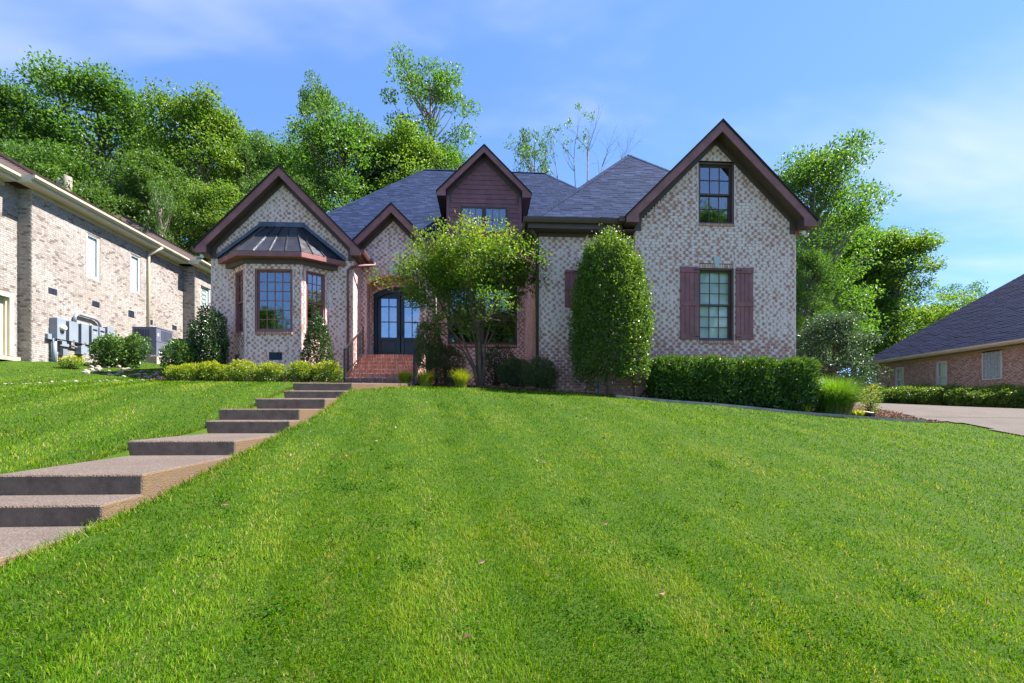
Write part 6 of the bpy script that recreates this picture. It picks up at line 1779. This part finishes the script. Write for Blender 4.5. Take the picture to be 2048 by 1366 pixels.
me.vertices.add(5 * n); me.vertices.foreach_set('co', v.astype(np.float32).ravel())
b5 = np.arange(n, dtype=np.int32)[:, None] * 5
lp = np.c_[b5, b5 + 1, b5 + 2, b5 + 3, b5 + 3, b5 + 2, b5 + 4].astype(np.int32)
me.loops.add(7 * n); me.loops.foreach_set('vertex_index', lp.ravel())
me.polygons.add(2 * n)
ls = (np.arange(n, dtype=np.int32)[:, None] * 7 + np.array([0, 4], dtype=np.int32)).ravel()
me.polygons.foreach_set('loop_start', ls); me.polygons.foreach_set('loop_total', np.tile(np.array([4, 3], dtype=np.int32), n))
a = me.attributes.new('rnd', 'FLOAT', 'POINT'); a.data.foreach_set('value', np.repeat(rnd, 5).astype(np.float32))
me.update(); me.materials.append(M['turf'])
lo = bpy.data.objects.new('grass', me); link(lo)
tag(lo, 'mown green lawn grass on the front slope', 'grass', kind='stuff')

# tufts creeping over the edges of the walk
rng = np.random.default_rng(31)
et = []
for side in (0, 1):
    yy_ = rng.uniform(1.5, 14.2, 5200) ** 1.0
    for y_ in yy_:
        xl, xr = walk_x(y_)
        if side == 1 and y_ > 10.4: continue
        et.append(((xl - abs(rng.normal(0, .05)) + .01) if side == 0 else (xr + abs(rng.normal(0, .05)) - .01), y_, 1 if side == 0 else -1))
et = np.array(et); n = len(et)
x, y, sg = et[:, 0], et[:, 1], et[:, 2]
bz = ground(x, y)
L = rng.uniform(0.04, 0.11, n)
lean = np.c_[sg * rng.uniform(-0.2, 0.7, n), rng.normal(0, 0.45, n)]
B = np.c_[x, y, bz - 0.005]
fa = rng.uniform(0, 6.283, n); w = rng.uniform(0.004, 0.008, n)
sd = np.c_[np.cos(fa), np.sin(fa), np.zeros(n)] * w[:, None]
v = np.empty((n, 4, 3))
v[:, 0], v[:, 1] = B - sd / 2, B + sd / 2
v[:, 2] = B + np.c_[lean * L[:, None] * 0.95, L * 0.75] + sd * 0.15
v[:, 3] = B + np.c_[lean * L[:, None] * 0.95, L * 0.75] - sd * 0.15
eo = bpy.data.objects.new('edge_grass', np_mesh('edge_grass', v.reshape(-1, 3), np.arange(4 * n).reshape(n, 4), M['turf'], {'rnd': np.repeat(np.where(rng.random(n) < .25, rng.uniform(.7, .95, n), np.clip(rng.normal(.35, .15, n), 0, .6)), 4)}))
link(eo); tag(eo, 'longer grass creeping over the edges of the concrete steps', 'grass', kind='stuff')
# clover patches and stray dead leaves in the lawn
cp = []
for _ in range(55):
    r_ = 2.6 * (11 / 2.6) ** rng.random(); t_ = rng.uniform(-.5, .8)
    cx_, cy_ = r_ * math.sin(t_), r_ * math.cos(t_)
    m = rng.integers(25, 90); q = rng.normal(0, rng.uniform(.05, .14), (m, 2)) + np.array([cx_, cy_])
    cp.append(q)
cp = np.concatenate(cp); cp = cp[is_lawn(cp[:, 0], cp[:, 1])]
n = len(cp); P = np.c_[cp, ground(cp[:, 0], cp[:, 1]) + rng.uniform(.025, .045, n)]
wo = bpy.data.objects.new('clover', leaf_mesh('clover', P, unit(np.c_[rng.normal(0, 1, (n, 2)), np.zeros(n)]), 0.022, 0.018, M['turf'], rng, rng.uniform(0.02, .3, n), 0.1, 0.6, 0.1, 0.2)); link(wo)
tag(wo, 'small patches of clover scattered in the lawn', 'clover', kind='stuff')
n = 90
x, y = rng.uniform(-4, 9, n), rng.uniform(2.4, 11, n); k_ = is_lawn(x, y); x, y = x[k_], y[k_]; n = len(x)
P = np.c_[x, y, ground(x, y) + rng.uniform(.03, .05, n)]
fo = bpy.data.objects.new('fallen_leaves', leaf_mesh('fallen_leaves', P, unit(np.c_[rng.normal(0, 1, (n, 2)), np.zeros(n)]), 0.05, 0.032, M['chip'], rng, rng.uniform(.4, 1, n), 0.05, 0.5, 0.25, 0.1)); link(fo)
tag(fo, 'a few dry brown leaves lying on the lawn', 'leaves', kind='stuff')
